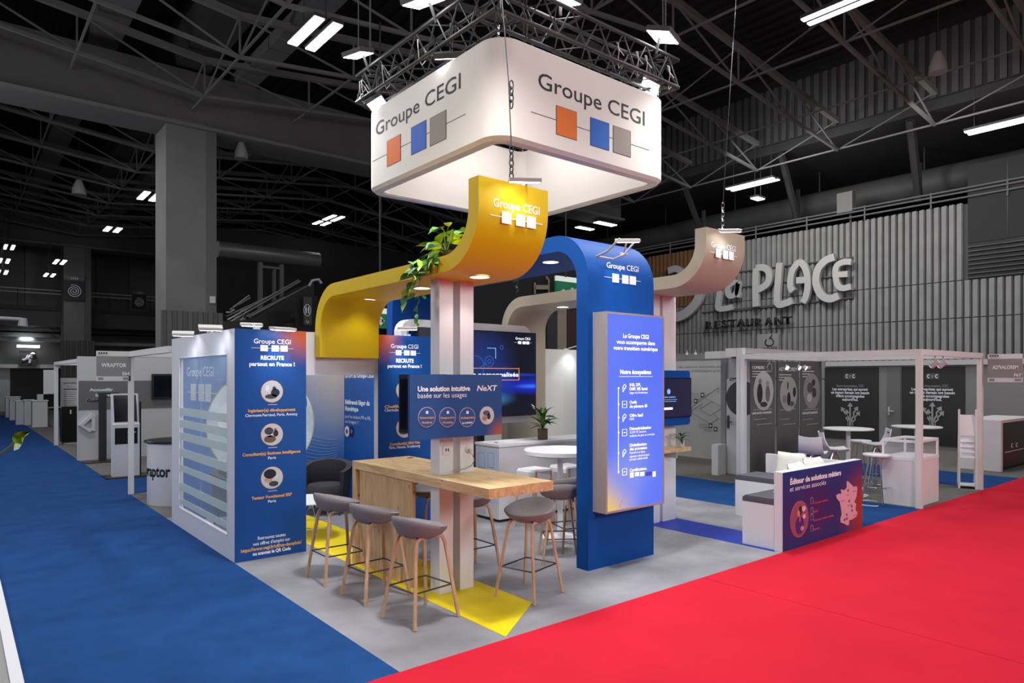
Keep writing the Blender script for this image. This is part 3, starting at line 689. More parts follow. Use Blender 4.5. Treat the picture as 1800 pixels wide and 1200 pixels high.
logo(vw, F, 906, 932, 597, 4.6, (602.2, 5), m=TE, bold=0.01)
lettering('Portails personnalisés', TE, vw, F, 794, 911, 661.5, 7.5, bold=0.02)
OR = mat('lit_orange', (224, 150, 50), emit=0.8)
for q in ((780, 646.5, 912.5, 647.6), (780, 667.2, 912.5, 668.3), (911.5, 646.5, 912.6, 668)): quad('title_frame', OR, vw, F, *q)
LB2 = mat('lit_pale_blue', (120, 170, 230), emit=0.7)
for q in ((856, 611, 871.5, 612.3), (870.3, 611, 871.6, 630)): quad('corner_mark', LB2, vw, F, *q)
m = MB()
for cx, cy, r in ((836, 644, 0.16), (860, 635, 0.08), (860, 635, 0.03), (882, 610.5, 0.03)):
    p = onY(cx, cy, 8.232); m.tube([(p[0]+r*math.cos(k*PI/12), 8.232, p[2]+r*math.sin(k*PI/12)) for k in range(24)], 0.004, 4, closed=True)
m.tube([onY(840, 648, 8.232), onY(855, 638, 8.232)], 0.004, 4); m.build('screen_diagram', mat('lit_mid_blue', (60, 110, 190), emit=0.6), vw)

# ---- round high table and white stools
rt = thing('round_table', (5.86, 6.2, 0), 'white round high table behind the blue pillar', 'table')
MB().lathe((5.86, 6.2, 0), [(0.02, 1.03), (0.43, 1.03), (0.455, 1.045), (0.455, 1.09), (0.445, 1.10), (0.0, 1.10)], 48).build('tabletop', WHITE, rt, smooth=40)
MB().lathe((5.86, 6.2, 0), [(0.035, 0.02), (0.035, 1.03)], 16).build('column', WHITE, rt, smooth=40)
MB().lathe((5.86, 6.2, 0), [(0.24, 0.0), (0.24, 0.012), (0.05, 0.02), (0, 0.02)], 32).build('base', WHITE, rt, smooth=40)
def white_stool(x, y, rz, label):
    o = thing('bar_stool', (0, 0, 0), label, 'stool', 'white-topped bar stools by the counter')
    m_ = MB(); s = 0.19
    prof = [(-s, 0.69), (-s, 0.745), (-s+0.03, 0.775), (s-0.03, 0.775), (s, 0.745), (s, 0.69), (s-0.02, 0.69), (s-0.02, 0.74), (s-0.04, 0.752), (-s+0.04, 0.752), (-s+0.02, 0.74), (-s+0.02, 0.69)]
    m_.prism([(a, -0.16, b) for a, b in prof], (0, 0.32, 0)); m_.build('seat', WHITE, o)
    for sx in (-1, 1):
        for sy in (-1, 1): MB().tube([(0.17*sx, 0.13*sy, 0.75), (0.21*sx, 0.18*sy, 0.0)], 0.017, 6, flat=0.8).build('leg', OAK, o)
    m_ = MB(); P = [(-.2, -.165, .25), (.2, -.165, .25), (.2, .165, .25), (-.2, .165, .25)]
    for i in range(4): m_.tube([P[i], P[(i+1) % 4]], 0.007, 6)
    m_.build('footrest', CHROME, o); o.location = (x, y, 0); o.rotation_euler = (0, 0, rz); ORG[o.name] = (0, 0, 0)
white_stool(6.04, 6.88, 0.1, 'white moulded stool with wooden legs in front of the counter, left one')
white_stool(6.62, 6.86, 0.0, 'white moulded stool with wooden legs behind the round table, right one')

# ---- lounge inside the cabin
def armchair(x, y, rz, label):
    o = thing('armchair', (0, 0, 0), label, 'armchair', 'charcoal tub armchairs')
    m_ = MB(); n = 18; outer = []; inner = []
    for i in range(n+1):
        a = math.radians(-125+250*i/n); h = 0.62+0.14*math.cos(a/1.4)
        outer.append((0.36*math.cos(a), 0.38*math.sin(a), h)); inner.append((0.27*math.cos(a), 0.29*math.sin(a), h-0.01))
    vs = [(x_*0.86, y_*0.86, 0.22) for x_, y_, z in outer]+outer+inner+[(x_, y_, 0.3) for x_, y_, z in inner]; N = n+1; fs = []
    for r_ in range(3):
        for i in range(n): fs.append((r_*N+i, r_*N+i+1, (r_+1)*N+i+1, (r_+1)*N+i))
    for i in range(n): fs.append((3*N+i, 3*N+i+1, i+1, i))
    fs += [(0, N, 2*N, 3*N), (n, 3*N+n, 2*N+n, N+n)]
    m_.add(vs, fs).build('shell', mat('charcoal_felt', (62, 60, 66), 0.95, noise=0.15, nscale=200), o, smooth=50)
    MB().lathe((-0.02, 0, 0), [(0.24, 0.24), (0.29, 0.28), (0.29, 0.38), (0.26, 0.42), (0, 0.43)], 28).build('seat_cushion', mat('charcoal_felt2', (70, 68, 74), 0.95, noise=0.15, nscale=200), o, smooth=50)
    for sx in (-1, 1):
        for sy in (-1, 1): MB().tube([(0.17*sx, 0.17*sy, 0.24), (0.26*sx, 0.26*sy, 0.0)], 0.011, 6).build('leg', STEEL, o)
    o.location = (x, y, 0); o.rotation_euler = (0, 0, rz); ORG[o.name] = (0, 0, 0)
armchair(4.28, 9.55, 0.9, 'charcoal felt tub armchair by the blue cabin wall')
armchair(2.98, 9.4, 2.4, 'charcoal felt tub armchair seen through the cabin window')
cf = thing('coffee_table', (3.5, 8.35, 0), 'low white round coffee table with wire legs beside the cabin', 'table')
MB().lathe((3.5, 8.35, 0), [(0.02, 0.43), (0.37, 0.43), (0.38, 0.44), (0.37, 0.45), (0, 0.45)], 40).build('tabletop', WHITE, cf, smooth=40)
for k in range(4):
    a = PI/4+k*PI/2; c_, s_ = math.cos(a), math.sin(a)
    MB().tube([(3.5+0.25*c_-0.07*s_, 8.35+0.25*s_+0.07*c_, 0.43), (3.5+0.31*c_, 8.35+0.31*s_, 0.005), (3.5+0.25*c_+0.07*s_, 8.35+0.25*s_-0.07*c_, 0.43)], 0.006, 6).build('leg', WHITEG, cf)
MB().tube([(3.5+0.3*math.cos(k*PI/8), 8.35+0.3*math.sin(k*PI/8), 0.12) for k in range(16)], 0.005, 6, closed=True).build('wire_ring', WHITEG, cf)

# ================================================================== RIGHT SIDE OF THE STAND
ts = thing('screen_board', (7.5, 5.6, 1.0), 'dark screen on a rounded blue board beside the right white post', 'screen')
sy = 5.965
A = onY(1150, 651, 5.8); 
a = onX(1167, 700, 7.9); 
bx0 = onY(1130, 700, 5.80)[0]; bx1 = onY(1213, 700, 5.80)[0]; zt = onY(1190, 651, 5.8)[2]; zb = onY(1190, 747.5, 5.8)[2]
P = rrect(bx0, bx1, zb, zt, 0.05, 5.80); MB().prism(P, (0, 0.03, 0)).build('board', BB, ts)
bx('mount', GREYP, ts, 7.62, 5.83, 1.5, 7.8, 5.9645, 1.8)
zt2 = onY(1190, 664, 5.8)[2]; zb2 = onY(1190, 733, 5.8)[2]
bx('screen_case', BLACK, ts, bx0+0.03, 5.775, zb2, bx1-0.005, 5.7995, zt2)
bx('display', blobmat('small_screen', (22, 24, 62), [], 0.3, emit=0.8), ts, bx0+0.04, 5.771, zb2+0.012, bx1-0.02, 5.7745, zt2-0.012)
F = ('Y', 5.771); p = onY(1175, 688, 5.771); disc('screen_icon', LB2, ts, F, p[0], p[2], 0.035); lettering('votre session', LB2, ts, F, 1165, 1187, 699, 3.5, bold=0.02); quad('screen_button', TE, ts, F, 1166, 716, 1182, 720)
for a_, b_ in ((1165, 1190), (1168, 1188)): quad('screen_text_line', LB2, ts, F, a_, 702+(a_-1165), b_, 702.8+(a_-1165))
# shelf
sh = thing('shelf', (7.4, 5.7, 1.0), 'small wooden wall shelf on the right white post', 'shelf')
z = 0.985; s0 = onY(1150, 795, 5.72)[0]; s1 = onY(1213, 790, 5.72)[0]
bx('board', PINET, sh, s0, 5.70, z, s1, 5.964, z+0.05)
bx('post_bracket', GREYP, sh, 7.6, 5.75, z-0.09, 7.62, 5.9645, z-0.0005)
pl = thing('potted_plant', (7.72, 5.76, z+0.05), 'small green plant in a pale glass pot on the wooden shelf', 'plant')
# ================================================================== LOW WALL, BENCHES, PILLOWS
lw = thing('low_wall', (8.3, 4.11, 0), 'low printed wall with pink map and portrait facing the red carpet', 'wall')
bx('core', WHITE, lw, 7.325, 4.066, 0, 9.335, 4.17, 0.905)
LP = blobmat('low_wall_print', (34, 44, 104), [((9.35, 4.06, 0.25), 0.75, (176, 62, 34)), ((8.1, 4.06, 0.45), 0.5, (66, 44, 104))], 0.45, zgrad=(0, 0.9, [(0, (30, 56, 120)), (0.5, (40, 50, 112)), (1, (28, 62, 130))]))
bx('printed_panel', LP, lw, 7.327, 4.06, 0.002, 9.335, 4.0655, 0.903)
F = ('Y', 4.06)
lettering('Éditeur de solutions métiers', TEXTW, lw, F, 1388.5, 1478, 843, 9.5, bold=0.04); lettering('et services associés', TEXTW, lw, F, 1388, 1451.5, 857.5, 9)
PINKM = mat('map_pink', (222, 170, 186), 0.6)
fp = [(775, 390), (800, 412), (840, 452), (874, 446), (878, 475), (868, 555), (846, 612), (866, 630), (858, 688), (880, 728), (866, 765), (820, 797), (792, 802), (790, 852), (770, 858), (735, 838), (703, 828), (698, 792), (712, 740), (705, 680), (692, 608), (662, 578), (654, 540), (688, 522), (710, 528), (703, 478), (740, 488), (766, 460), (765, 402)]
mp = poly2('map_outline', PINKM, lw, F, [(1360+a/6, 780+b/6) for a, b in fp], 0.003, 0.003)
MK = mat('map_mark', (150, 60, 80), 0.6)
for a, b in ((778, 490), (790, 600), (818, 655), (820, 700), (765, 745), (740, 800), (765, 785)):
    p = onY(1360+a/6, 780+b/6, 4.06); disc('map_pin', MK, mp, F, p[0], p[2], 0.018, 0.0075, 0.002, 10)
for a, b, s in ((775, 540, 'Paris'), (848, 500, 'Strasbourg'), (725, 602, 'Nantes'), (792, 650, 'Clermont'), (848, 752, 'Annecy'), (768, 790, 'Castres')):
    lettering(s, MK, mp, F, 1360+(a-20)/6, 1360+(a+20)/6, 780+b/6, 1.6, bold=0.02, off=0.0075)
ORP = mat('orange_red_print', (214, 96, 70), 0.6)
for i, (s, x1, y) in enumerate((('Cliniques, hôpitaux', 1455, 882.5), ('ESPIC', 1438, 900), ('Structures médico-sociales', 1465, 911.5), ('EHPAD', 1440, 931))):
    lettering(s, ORP, lw, F, 1430, x1, y, 3.8, bold=0.02)
    q = onY(1426.5, y-3, 4.06); m = MB(); s_ = 0.026; m.tube([(q[0]-s_, 4.0555, q[2]-s_*1.4), (q[0]+s_, 4.0555, q[2]-s_*1.4), (q[0]+s_, 4.0555, q[2]+s_), (q[0], 4.0555, q[2]+s_*1.6), (q[0]-s_, 4.0555, q[2]+s_)], 0.003, 4, closed=True); m.build('icon', PINKM, lw)
p = onY(1405, 912, 4.06); r = 0.205
fr = disc('portrait', mat('portrait_room', (150, 84, 110), 0.6), lw, F, p[0], p[2], r, 0.003, 0.002); disc('portrait_rim', ORP, fr, F, p[0], p[2], r*1.04, 0.001, 0.002)
for dx, dz, rr, c, sx in ((0.45, 0.55, 0.16, (226, 190, 206), 1.5), (0.5, 0.1, 0.14, (226, 190, 206), 1.3), (0.0, -0.35, 0.5, (72, 44, 130), 0.95), (-0.12, 0.38, 0.24, (208, 130, 120), 0.8), (0.05, 0.48, 0.26, (60, 24, 40), 0.75), (-0.16, 0.34, 0.17, (214, 140, 126), 0.9), (-0.02, -0.02, 0.16, (200, 90, 100), 0.6), (0.25, -0.55, 0.14, (214, 140, 140), 1.4)):
    disc('picture_shape', mat('por_%d_%d_%d' % c, c, 0.6), fr, F, p[0]+dx*r, p[2]+dz*r, rr*r, 0.0065+0.0004*len(fr.children), 0.0003, 20, sx)
def bench(x0, y0, x1, y1, h, label):
    o = thing('bench_box', ((x0+x1)/2, (y0+y1)/2, 0), label, 'bench', 'white box benches with charcoal cushions')
    bx('box', WHITE, o, x0, y0, 0.004, x1, y1, h)
    m_ = MB(); e = 0.015; m_.box(x0, y0, h+0.001, x1, y1, h+0.07-e); m_.box(x0+e, y0+e, h+0.07-e-0.0005, x1-e, y1-e, h+0.07)
    m_.build('cushion', CUSH, o)
zc = onX(1306, 869.5, 7.33)[2]
bench(7.33, 4.175, 8.70, 4.58, zc-0.07, 'white bench box with charcoal cushion directly behind the low printed wall')
bench(8.76, 4.6, 9.33, 5.59, zc-0.07, 'white bench box with charcoal cushion farther back at right angles')
bk = bx('backrest_board', WHITE, None, 9.34, 4.18, 0.0, 9.40, 5.45, 0.86); bk.location = (0, 0, 0); tag(bk, 'low white backrest board behind the farther bench', 'board')
def pillow(x, y, z, rot, s=0.42, label='', nm='pillow'):
    n = 10; vs = []; fs = []
    for side in (1, -1):
        for i in range(n+1):
            for j in range(n+1):
                u, v = i/n*2-1, j/n*2-1
                b_ = max(0, (1-u**4)*(1-v**4))**0.5*0.5
                pinch = 1-0.06*(1-abs(u))*(abs(v)**3)-0.06*(1-abs(v))*(abs(u)**3)
                vs.append((u*s/2*pinch, v*s/2*pinch, side*b_*0.14+0.004*math.sin(9*u+3*v)*b_))
    N = (n+1)**2
    for i in range(n):
        for j in range(n):
            a = i*(n+1)+j; fs.append((a, a+n+1, a+n+2, a+1)); fs.append((N+a, N+a+1, N+a+n+2, N+a+n+1))
    o = MB().add(vs, fs).build(nm, mat('white_pillow_cotton', (232, 230, 224), 0.95, bump=0.5, nscale=14), smooth=80)
    o.location = (x, y, z); o.rotation_euler = rot; tag(o, label, 'pillow', 'white pillows on the benches'); return o
pillow(9.22, 5.0, 0.72, (0, math.radians(-76), 0.05), 0.42, 'white pillow leaning upright against the backrest board')
pillow(9.20, 4.76, 0.66, (0.1, math.radians(-62), -0.15), 0.42, 'white pillow leaning behind the low wall, beside the upright one')
pillow(8.35, 4.38, 0.72, (math.radians(60), 0, 0.1), 0.42, 'white pillow lying along the back of the low printed wall, middle one')
pillow(8.8, 4.40, 0.74, (math.radians(66), 0, -0.08), 0.42, 'white pillow at the far right end behind the low printed wall')
pc = MB().box(7.75, 4.25, zc+0.001, 8.0, 4.42, zc+0.02).build('paper_stack', WHITE, origin=(7.8, 4.3, zc)); tag(pc, 'small white paper lying on the front charcoal cushion', 'paper')

# ================================================================== PLANTS
def leafmesh(nm, L, W_, m, fold=0.25, curl=0.3):
    n = 7; vs = []; fs = []
    for i in range(n+1):
        t = i/n; w_ = W_/2*(math.sin(PI*min(1, t*1.12+0.02))**0.7 if t < 0.9 else (1-t)*3.2*0.6); w_ = max(w_, 0.0005)
        z = -curl*L*t*t
        vs += [(t*L, -w_, z+fold*w_), (t*L, 0, z), (t*L, w_, z+fold*w_)]
    for i in range(n):
        a = i*3; fs += [(a, a+3, a+4, a+1), (a+1, a+4, a+5, a+2)]
    me = bpy.data.meshes.new(nm); me.from_pydata(vs, [], fs); me.materials.append(m)
    for p_ in me.polygons: p_.use_smooth = True
    return me
def add_leaf(par, me, pos, az, el, roll=0, s=1.0):
    o = bpy.data.objects.new('leaf', me); COL.objects.link(o); o.parent = par
    o.location = pos; o.rotation_euler = (roll, -el, az); o.scale = (s, s, s); return o
L1 = leafmesh('leaf', 0.15, 0.10, LEAF); L2 = leafmesh('leaf', 0.14, 0.085, LEAFL); L3 = leafmesh('leaf', 0.13, 0.08, LEAFD)
def pothos(x, y, z, n, trail, label, spread=0.16, size=1.0, down=-1.4, side=-1, group=None, up=0.22):
    o = thing('trailing_plant', (x, y, z), label, 'plant', group)
    MB().lathe((x, y, z), [(0.05*size, 0.0), (0.07*size, 0.08*size), (0.065*size, 0.08*size), (0.0, 0.07*size)], 14).build('pot', DARK, o)
    m_ = MB(); rnd = random.Random(n*7+int(x*10))
    for i in range(n):
        az = rnd.uniform(0, 2*PI); r = rnd.uniform(0.2, 1)*spread; h = rnd.uniform(0.06, up)*size
        p_ = (r*math.cos(az), r*math.sin(az), h+0.05)
        m_.tube([(x, y, z+0.06), (x+p_[0]*0.5, y+p_[1]*0.5, z+h+0.05), (x+p_[0], y+p_[1], z+p_[2])], 0.003, 4)
        add_leaf(o, rnd.choice((L1, L1, L2)), p_, az+rnd.uniform(-.6, .6), rnd.uniform(-0.3, 0.6), rnd.uniform(-0.6, 0.6), size*rnd.uniform(0.8, 1.15))
    for j, (dx, dy, ln) in enumerate(trail):
        pts = [(0, 0, 0.06), (dx*0.6, dy*0.6, 0.07), (dx, dy, 0.0)]
        k = int(ln/0.06)
        for q in range(1, k+1): pts.append((dx*(1+0.03*q)+rnd.uniform(-.012, .012), dy*(1+0.03*q)+rnd.uniform(-.02, .02), -q*0.06))
        m_.tube([(x+a, y+b, z+c) for a, b, c in pts], 0.003, 4)
        for q, (a, b, c) in enumerate(pts[1:]):
            for e in range(2 if q < 5 else 1):
                add_leaf(o, rnd.choice((L1, L2, L3, L1)), (a, b, c), PI+rnd.uniform(-1.6, 1.6), rnd.uniform(-1.1, 0.2), rnd.uniform(-0.8, 0.8), size*rnd.uniform(0.55, 0.95))
    m_.build('stems', STEM, o); return o
pp = G(762, 458, 3.04)
pothos(3.44, pp[1]-0.05, 3.042, 16, [(-0.19, 0.02, 0.12), (-0.2, 0.12, 0.30), (-0.185, -0.1, 0.06), (-0.2, 0.24, 0.36)], 'large trailing green plant spilling over the top of the yellow canopy', 0.2, 1.1)
pothos(5.22, 8.0, 3.526, 6, [(-0.19, 0.0, 0.45), (-0.18, 0.1, 0.8)], 'trailing plant hanging in front of the blue arch back leg', 0.1, 0.9)
pothos(5.98, 7.40, 3.526, 3, [(0.17, 0.0, 0.3)], 'small trailing plant hanging from the blue arch against the black banner', 0.08, 0.7)
pothos(7.12, 6.05, 3.278, 12, [(-0.15, 0.0, 0.12), (-0.14, -0.12, 0.06), (-0.14, 0.1, 0.25)], 'lime green trailing plant on the cream canopy beside the blue arch', 0.12, 0.85)
def grass_plant(c, label, s, pot, potm, n, flower=False):
    o = thing('potted_plant', c, label, 'plant')
    r, h = pot
    MB().lathe(c, [(r*0.92, 0), (r, h*0.1), (r, h), (r*0.9, h), (r*0.88, h*0.9), (0, h*0.88)], 24).build('pot', potm, o, smooth=40)
    Lm = leafmesh('leaf', 0.22*s, 0.05*s, LEAFD, 0.3, 0.5); Ln = leafmesh('leaf', 0.2*s, 0.045*s, LEAF, 0.3, 0.4); rnd = random.Random(n)
    m_ = MB()
    for i in range(n):
        az = rnd.uniform(0, 2*PI); rr = rnd.uniform(0.02, 0.3)*r*2; hh = h+rnd.uniform(0.01, 0.16)*s
        p_ = (rr*math.cos(az), rr*math.sin(az), hh); m_.tube([(c[0], c[1], c[2]+h*0.85), (c[0]+p_[0], c[1]+p_[1], c[2]+p_[2])], 0.002, 4)
        add_leaf(o, rnd.choice((Lm, Ln)), p_, az, rnd.uniform(0.1, 1.2), rnd.uniform(-.4, .4), rnd.uniform(0.7, 1.1))
    if flower:
        m_.tube([(c[0], c[1], c[2]+h), (c[0]-0.1, c[1]+0.08, c[2]+h+0.3)], 0.003, 4); Lf = leafmesh('flower', 0.11, 0.07, WHITE, 0.5, 0.1); f = add_leaf(o, Lf, (-0.1, 0.08, h+0.28), 2.0, 1.1); f.name = 'flower'
    m_.build('stems', STEM, o); return o
p = G(954, 772, 1.07); grass_plant((p[0], p[1], 1.07), 'peace lily in a brown textured pot on the white counter', 1.25, (0.075, 0.16), mat('brown_pot', (120, 104, 74), 0.7, noise=0.3, nscale=60), 34, True)
pl.location = (7.76, 5.80, 1.036); ORG[pl.name] = (7.76, 5.80, 1.036)
def small_plant(o, c, s):
    MB().lathe(c, [(0.045, 0), (0.055, 0.03), (0.05, 0.09), (0.04, 0.09), (0, 0.08)], 20).build('pot', mat('pale_glass_pot', (200, 200, 198), 0.2), o, smooth=50)
    Lm = leafmesh('leaf', 0.13*s, 0.03*s, LEAFD, 0.3, 0.5); rnd = random.Random(3); m_ = MB()
    for i in range(14):
        az = rnd.uniform(0, 2*PI); p_ = (0.02*math.cos(az), 0.02*math.sin(az), 0.09+rnd.uniform(0, 0.07)); add_leaf(o, Lm, p_, az, rnd.uniform(0.1, 1.0), 0, rnd.uniform(0.8, 1.1))
        m_.tube([(c[0], c[1], c[2]+0.07), (c[0]+p_[0], c[1]+p_[1], c[2]+p_[2])], 0.002, 4)
    m_.build('stems', STEM, o)
small_plant(pl, (7.76, 5.80, 1.036), 1.2)
# leaf close to the camera at the left edge
nl = thing('foreground_leaf', (0.30, 1.72, 1.77), 'single lime leaf on a stem poking in at the left edge of the frame', 'leaf')
d_ = 1.7
def near(px, py, d=1.7):
    l = d*(px-900)/CAM_F; return Vector((FX*d+RX*l, FY*d+RY*l, CAM_H-(py-CAM_YH)*d/CAM_F))
nl.location = near(0, 798); ORG[nl.name] = tuple(nl.location)
MB().tube([near(-160, 860), near(-60, 826), near(0, 798), near(18, 785), near(26, 777)], 0.0028, 8).build('stem', STEM, nl, smooth=60)
Lp = [(25, 779), (21, 770), (24, 764), (31, 760), (37, 758), (45, 759), (54, 758), (50, 763), (44, 766), (41, 772), (39, 781), (33, 789), (26, 793), (21, 787)]
mid = [(25, 779), (29, 773), (34, 768), (40, 764), (47, 761), (54, 758)]
vs = []; fs = []
for i, t in enumerate(mid):
    ups = [(21, 771), (23, 765), (30, 760), (37, 758), (46, 758.5), (54, 758)][i]; dns = [(24, 792), (33, 789), (39, 780), (42, 770), (48, 764), (54, 758)][i]
    wob = 0.012*math.sin(i*2.2)
    vs += [tuple(near(*ups, d=1.68+wob)), tuple(near(*t, d=1.70)), tuple(near(*dns, d=1.67-wob))]
for i in range(5): a = i*3; fs += [(a, a+3, a+4, a+1), (a+1, a+4, a+5, a+2)]
MB().add(vs, fs).build('leaf_blade', mat('bright_lime_leaf', (150, 196, 40), 0.45, noise=0.3, nscale=40), nl, smooth=80)

# ================================================================== HANGING SIGN AND RIG
sg = thing('hanging_sign', (5.87, 7.15, 4.54), 'large white rounded square hanging sign with orange, blue and grey logo squares', 'sign')
SW = mat('sign_white_fabric', (206, 201, 197), 0.75)
def rsq(x0, x1, y0, y1, r, z, n=10):
    P = []
    for cx, cy, a0 in ((x1-r, y1-r, 0), (x0+r, y1-r, 90), (x0+r, y0+r, 180), (x1-r, y0+r, 270)):
        for k in range(n+1): a = math.radians(a0+90*k/n); P.append((cx+r*math.cos(a), cy+r*math.sin(a), z))
    return P
X0, X1, Y0, Y1 = 4.43, 7.33, 5.65, 8.65; Z0, Z1 = 4.54, 5.64; t = 0.17
loops = [rsq(X0, X1, Y0, Y1, 0.28, Z0+0.04), rsq(X0, X1, Y0, Y1, 0.28, Z1-0.02), rsq(X0+.02, X1-.02, Y0+.02, Y1-.02, 0.27, Z1), rsq(X0+t, X1-t, Y0+t, Y1-t, 0.14, Z1), rsq(X0+t, X1-t, Y0+t, Y1-t, 0.14, Z0+0.02), rsq(X0+t-.02, X1-t+.02, Y0+t-.02, Y1-t+.02, 0.15, Z0), rsq(X0+.04, X1-.04, Y0+.04, Y1-.04, 0.26, Z0)]
n = len(loops[0]); vs = [v for l_ in loops for v in l_]; fs = []
for i in range(7):
    for k in range(n): fs.append((i*n+k, i*n+(k+1) % n, ((i+1) % 7)*n+(k+1) % n, ((i+1) % 7)*n+k))
o = MB().add(vs, [f[::-1] for f in fs]).build('fabric_ring', SW, sg, smooth=40)
SO = mat('sign_orange', (198, 98, 28), 0.6); SB = mat('sign_blue', (0, 80, 176), 0.6); SG = mat('sign_grey', (128, 120, 114), 0.6)
F = ('X', 4.43)
lettering('Groupe CEGI', TEXTK, sg, F, 661, 810, 197, 26.5, bold=0.004)
for a, b, c_, d_, mm in ((681, 242.5, 704, 287, SO), (723.5, 218, 749, 266, SB), (756.5, 201, 784, 250, SG)):
    quad('logo_outline', TEXTK, sg, F, a-0.8, b-0.8, c_+0.8, d_+0.8, 0.001, 0.001); quad('logo_square', mm, sg, F, a, b, c_, d_, 0.0025)
quad('logo_line', TEXTK, sg, F, 655, 241.4, 819, 242.6, 0.0005, 0.0005)
F = ('Y', 5.65)
lettering('Groupe CEGI', TEXTK, sg, F, 946, 1133, 187.5, 28, bold=0.004)
for a, b, c_, d_, mm in ((978, 191.5, 1013, 241, SO), (1038, 212, 1070, 259.5, SB), (1078, 226, 1108, 271.5, SG)):
    quad('logo_outline', TEXTK, sg, F, a-0.8, b-0.8, c_+0.8, d_+0.8, 0.001, 0.001); quad('logo_square', mm, sg, F, a, b, c_, d_, 0.0025)
quad('logo_line', TEXTK, sg, F, 933, 229.6, 1141, 230.8, 0.0005, 0.0005)
RIG = mat('rig_aluminium', (62, 62, 64), 0.5, 0.4)
rg = thing('rigging_truss', (5.9, 7.1, 5.8), 'square aluminium lighting truss hung above the white sign', 'truss')
def box_truss(a, b, nv, par, w_=0.29, h=0.36, step=0.42, r=0.024):
    """a to b = lower outer chord; nv = inward horizontal direction"""
    a = Vector(a); b = Vector(b); nv = Vector(nv)*w_; up = Vector((0, 0, h)); m_ = MB()
    for o_ in (Vector((0, 0, 0)), nv, up, nv+up): m_.tube([a+o_, b+o_], r, 8)
    m_.build('chords', RIG, par, smooth=60)
    L = (b-a).length; k = int(L/step); d = (b-a)/k; m_ = MB()
    for i in range(k):
        p0 = a+d*i; p1 = a+d*(i+1); pm = (p0+p1)/2
        for s_ in (Vector((0, 0, 0)), nv): m_.bar(p0+s_, pm+s_+up, 0.010, 5); m_.bar(pm+s_+up, p1+s_, 0.010, 5)
        m_.bar(p0, pm+nv, 0.009, 5); m_.bar(pm+nv, p1, 0.009, 5); m_.bar(p0+up, pm+nv+up, 0.009, 5); m_.bar(pm+nv+up, p1+up, 0.009, 5)
    m_.build('lacing', RIG, par)
TX0, TX1, TY0, TY1, TZ = 4.36, 7.42, 5.58, 8.73, 5.82
box_truss((TX0, TY0, TZ), (TX1, TY0, TZ), (0, 1, 0), rg); box_truss((TX0, TY0, TZ), (TX0, TY1, TZ), (1, 0, 0), rg)
box_truss((TX1, TY0, TZ), (TX1, TY1, TZ), (-1, 0, 0), rg); box_truss((TX0, TY1, TZ), (TX1, TY1, TZ), (0, -1, 0), rg)
for x, y in ((4.5, 5.7), (7.3, 5.7), (4.5, 8.6), (7.3, 8.6)):
    MB().tube([(x, y, 6.2), (x, y, 10.2)], 0.012, 6).build('hoist_cable', HDARK, rg)
m = MB()
for x, y in ((4.55, 5.78), (7.2, 5.74), (4.52, 8.5), (7.2, 8.5)):
    for k in range(6): m.tube([(x+(0.012*math.cos(j) if k % 2 else 0), y+(0 if k % 2 else 0.012*math.cos(j)), 5.64+0.03*k+0.02*math.sin(j)) for j in [q*PI/3 for q in range(6)]], 0.004, 4, closed=True)
m.build('chain', CHROME, rg)
m = MB(); rnd = random.Random(5)
for k in range(9):
    x = TX0 if k % 2 else rnd.uniform(TX0, TX1); y = TY0 if not k % 2 else rnd.uniform(TY0, TY1); z = TZ+0.1
    m.tube([(x+0.08*math.cos(j*0.9)*(1 if k % 2 else 1), y+0.06*math.sin(j*1.3), z+0.14*math.sin(j*0.8)) for j in range(8)], 0.006, 5)
m.build('cable_loops', mat('cable_pale', (190, 190, 190), 0.5), rg)['kind'] = 'stuff'
def rigflood(px, py, z, s, label, aim=(0, 0, -1), sy=0.8, cable=True):
    c = G(px, py, z); o = thing('stage_floodlight', c, label, 'floodlight', 'bright floodlight panels on the lighting truss')
    q = Vector(aim).normalized().to_track_quat('-Z', 'Y').to_matrix()
    for nm, mm, b in (('housing', HDARK, (-s/2, -s/2*sy, 0.0, s/2, s/2*sy, 0.06)), ('lens', mat('flood_lens', (255, 255, 255), emit=14.0), (-s*0.46, -s*0.46*sy, -0.008, s*0.46, s*0.46*sy, 0))):
        k = MB().box(*b); k.v = [tuple(q @ Vector(v)+Vector(c)) for v in k.v]; k.build(nm, mm, o)
    tgt = Vector((min(max(c[0], TX0), TX1), min(max(c[1], TY0), TY1), TZ+0.3))
    MB().tube([Vector(c)+Vector((0, 0, 0.05)), (Vector(c)+tgt)/2+Vector((0, 0, 0.1)), tgt], 0.018, 6).build('arm', RIG, o)
    if cable: MB().bar(Vector(c)+Vector((0, 0, 0.06)), Vector(c)+Vector((0, 0, 3.6)), 0.008, 5).build('safety_cable', HDARK, o)
rigflood(630, 97, 6.3, 0.34, 'bright floodlight panel left of the truss, above the left end of the sign', (0.3, 0.1, -1))
rigflood(1165, 65, 6.3, 0.40, 'bright floodlight panel to the right above the sign', (-0.1, 0.3, -1))
rigflood(745, 4, 6.3, 0.42, 'bright floodlight panel at the top edge, left of the front truss corner', (0.3, 0.1, -1))
rigflood(985, 0, 6.3, 0.40, 'bright floodlight panel at the top edge, right of the front truss corner', (0, 0.3, -1))
rigflood(793, 101, 5.72, 0.36, 'bright floodlight glowing just over the left edge of the sign', (0.4, 0.4, -1), cable=False)
rigflood(663, 183, 5.72, 0.3, 'bright floodlight glowing at the far left corner of the sign', (0.4, -0.4, -1), cable=False)
rigflood(1142, 156, 5.82, 0.5, 'bright floodlight panel under the right corner of the truss', (-0.4, 0.4, -1), 0.5, cable=False)
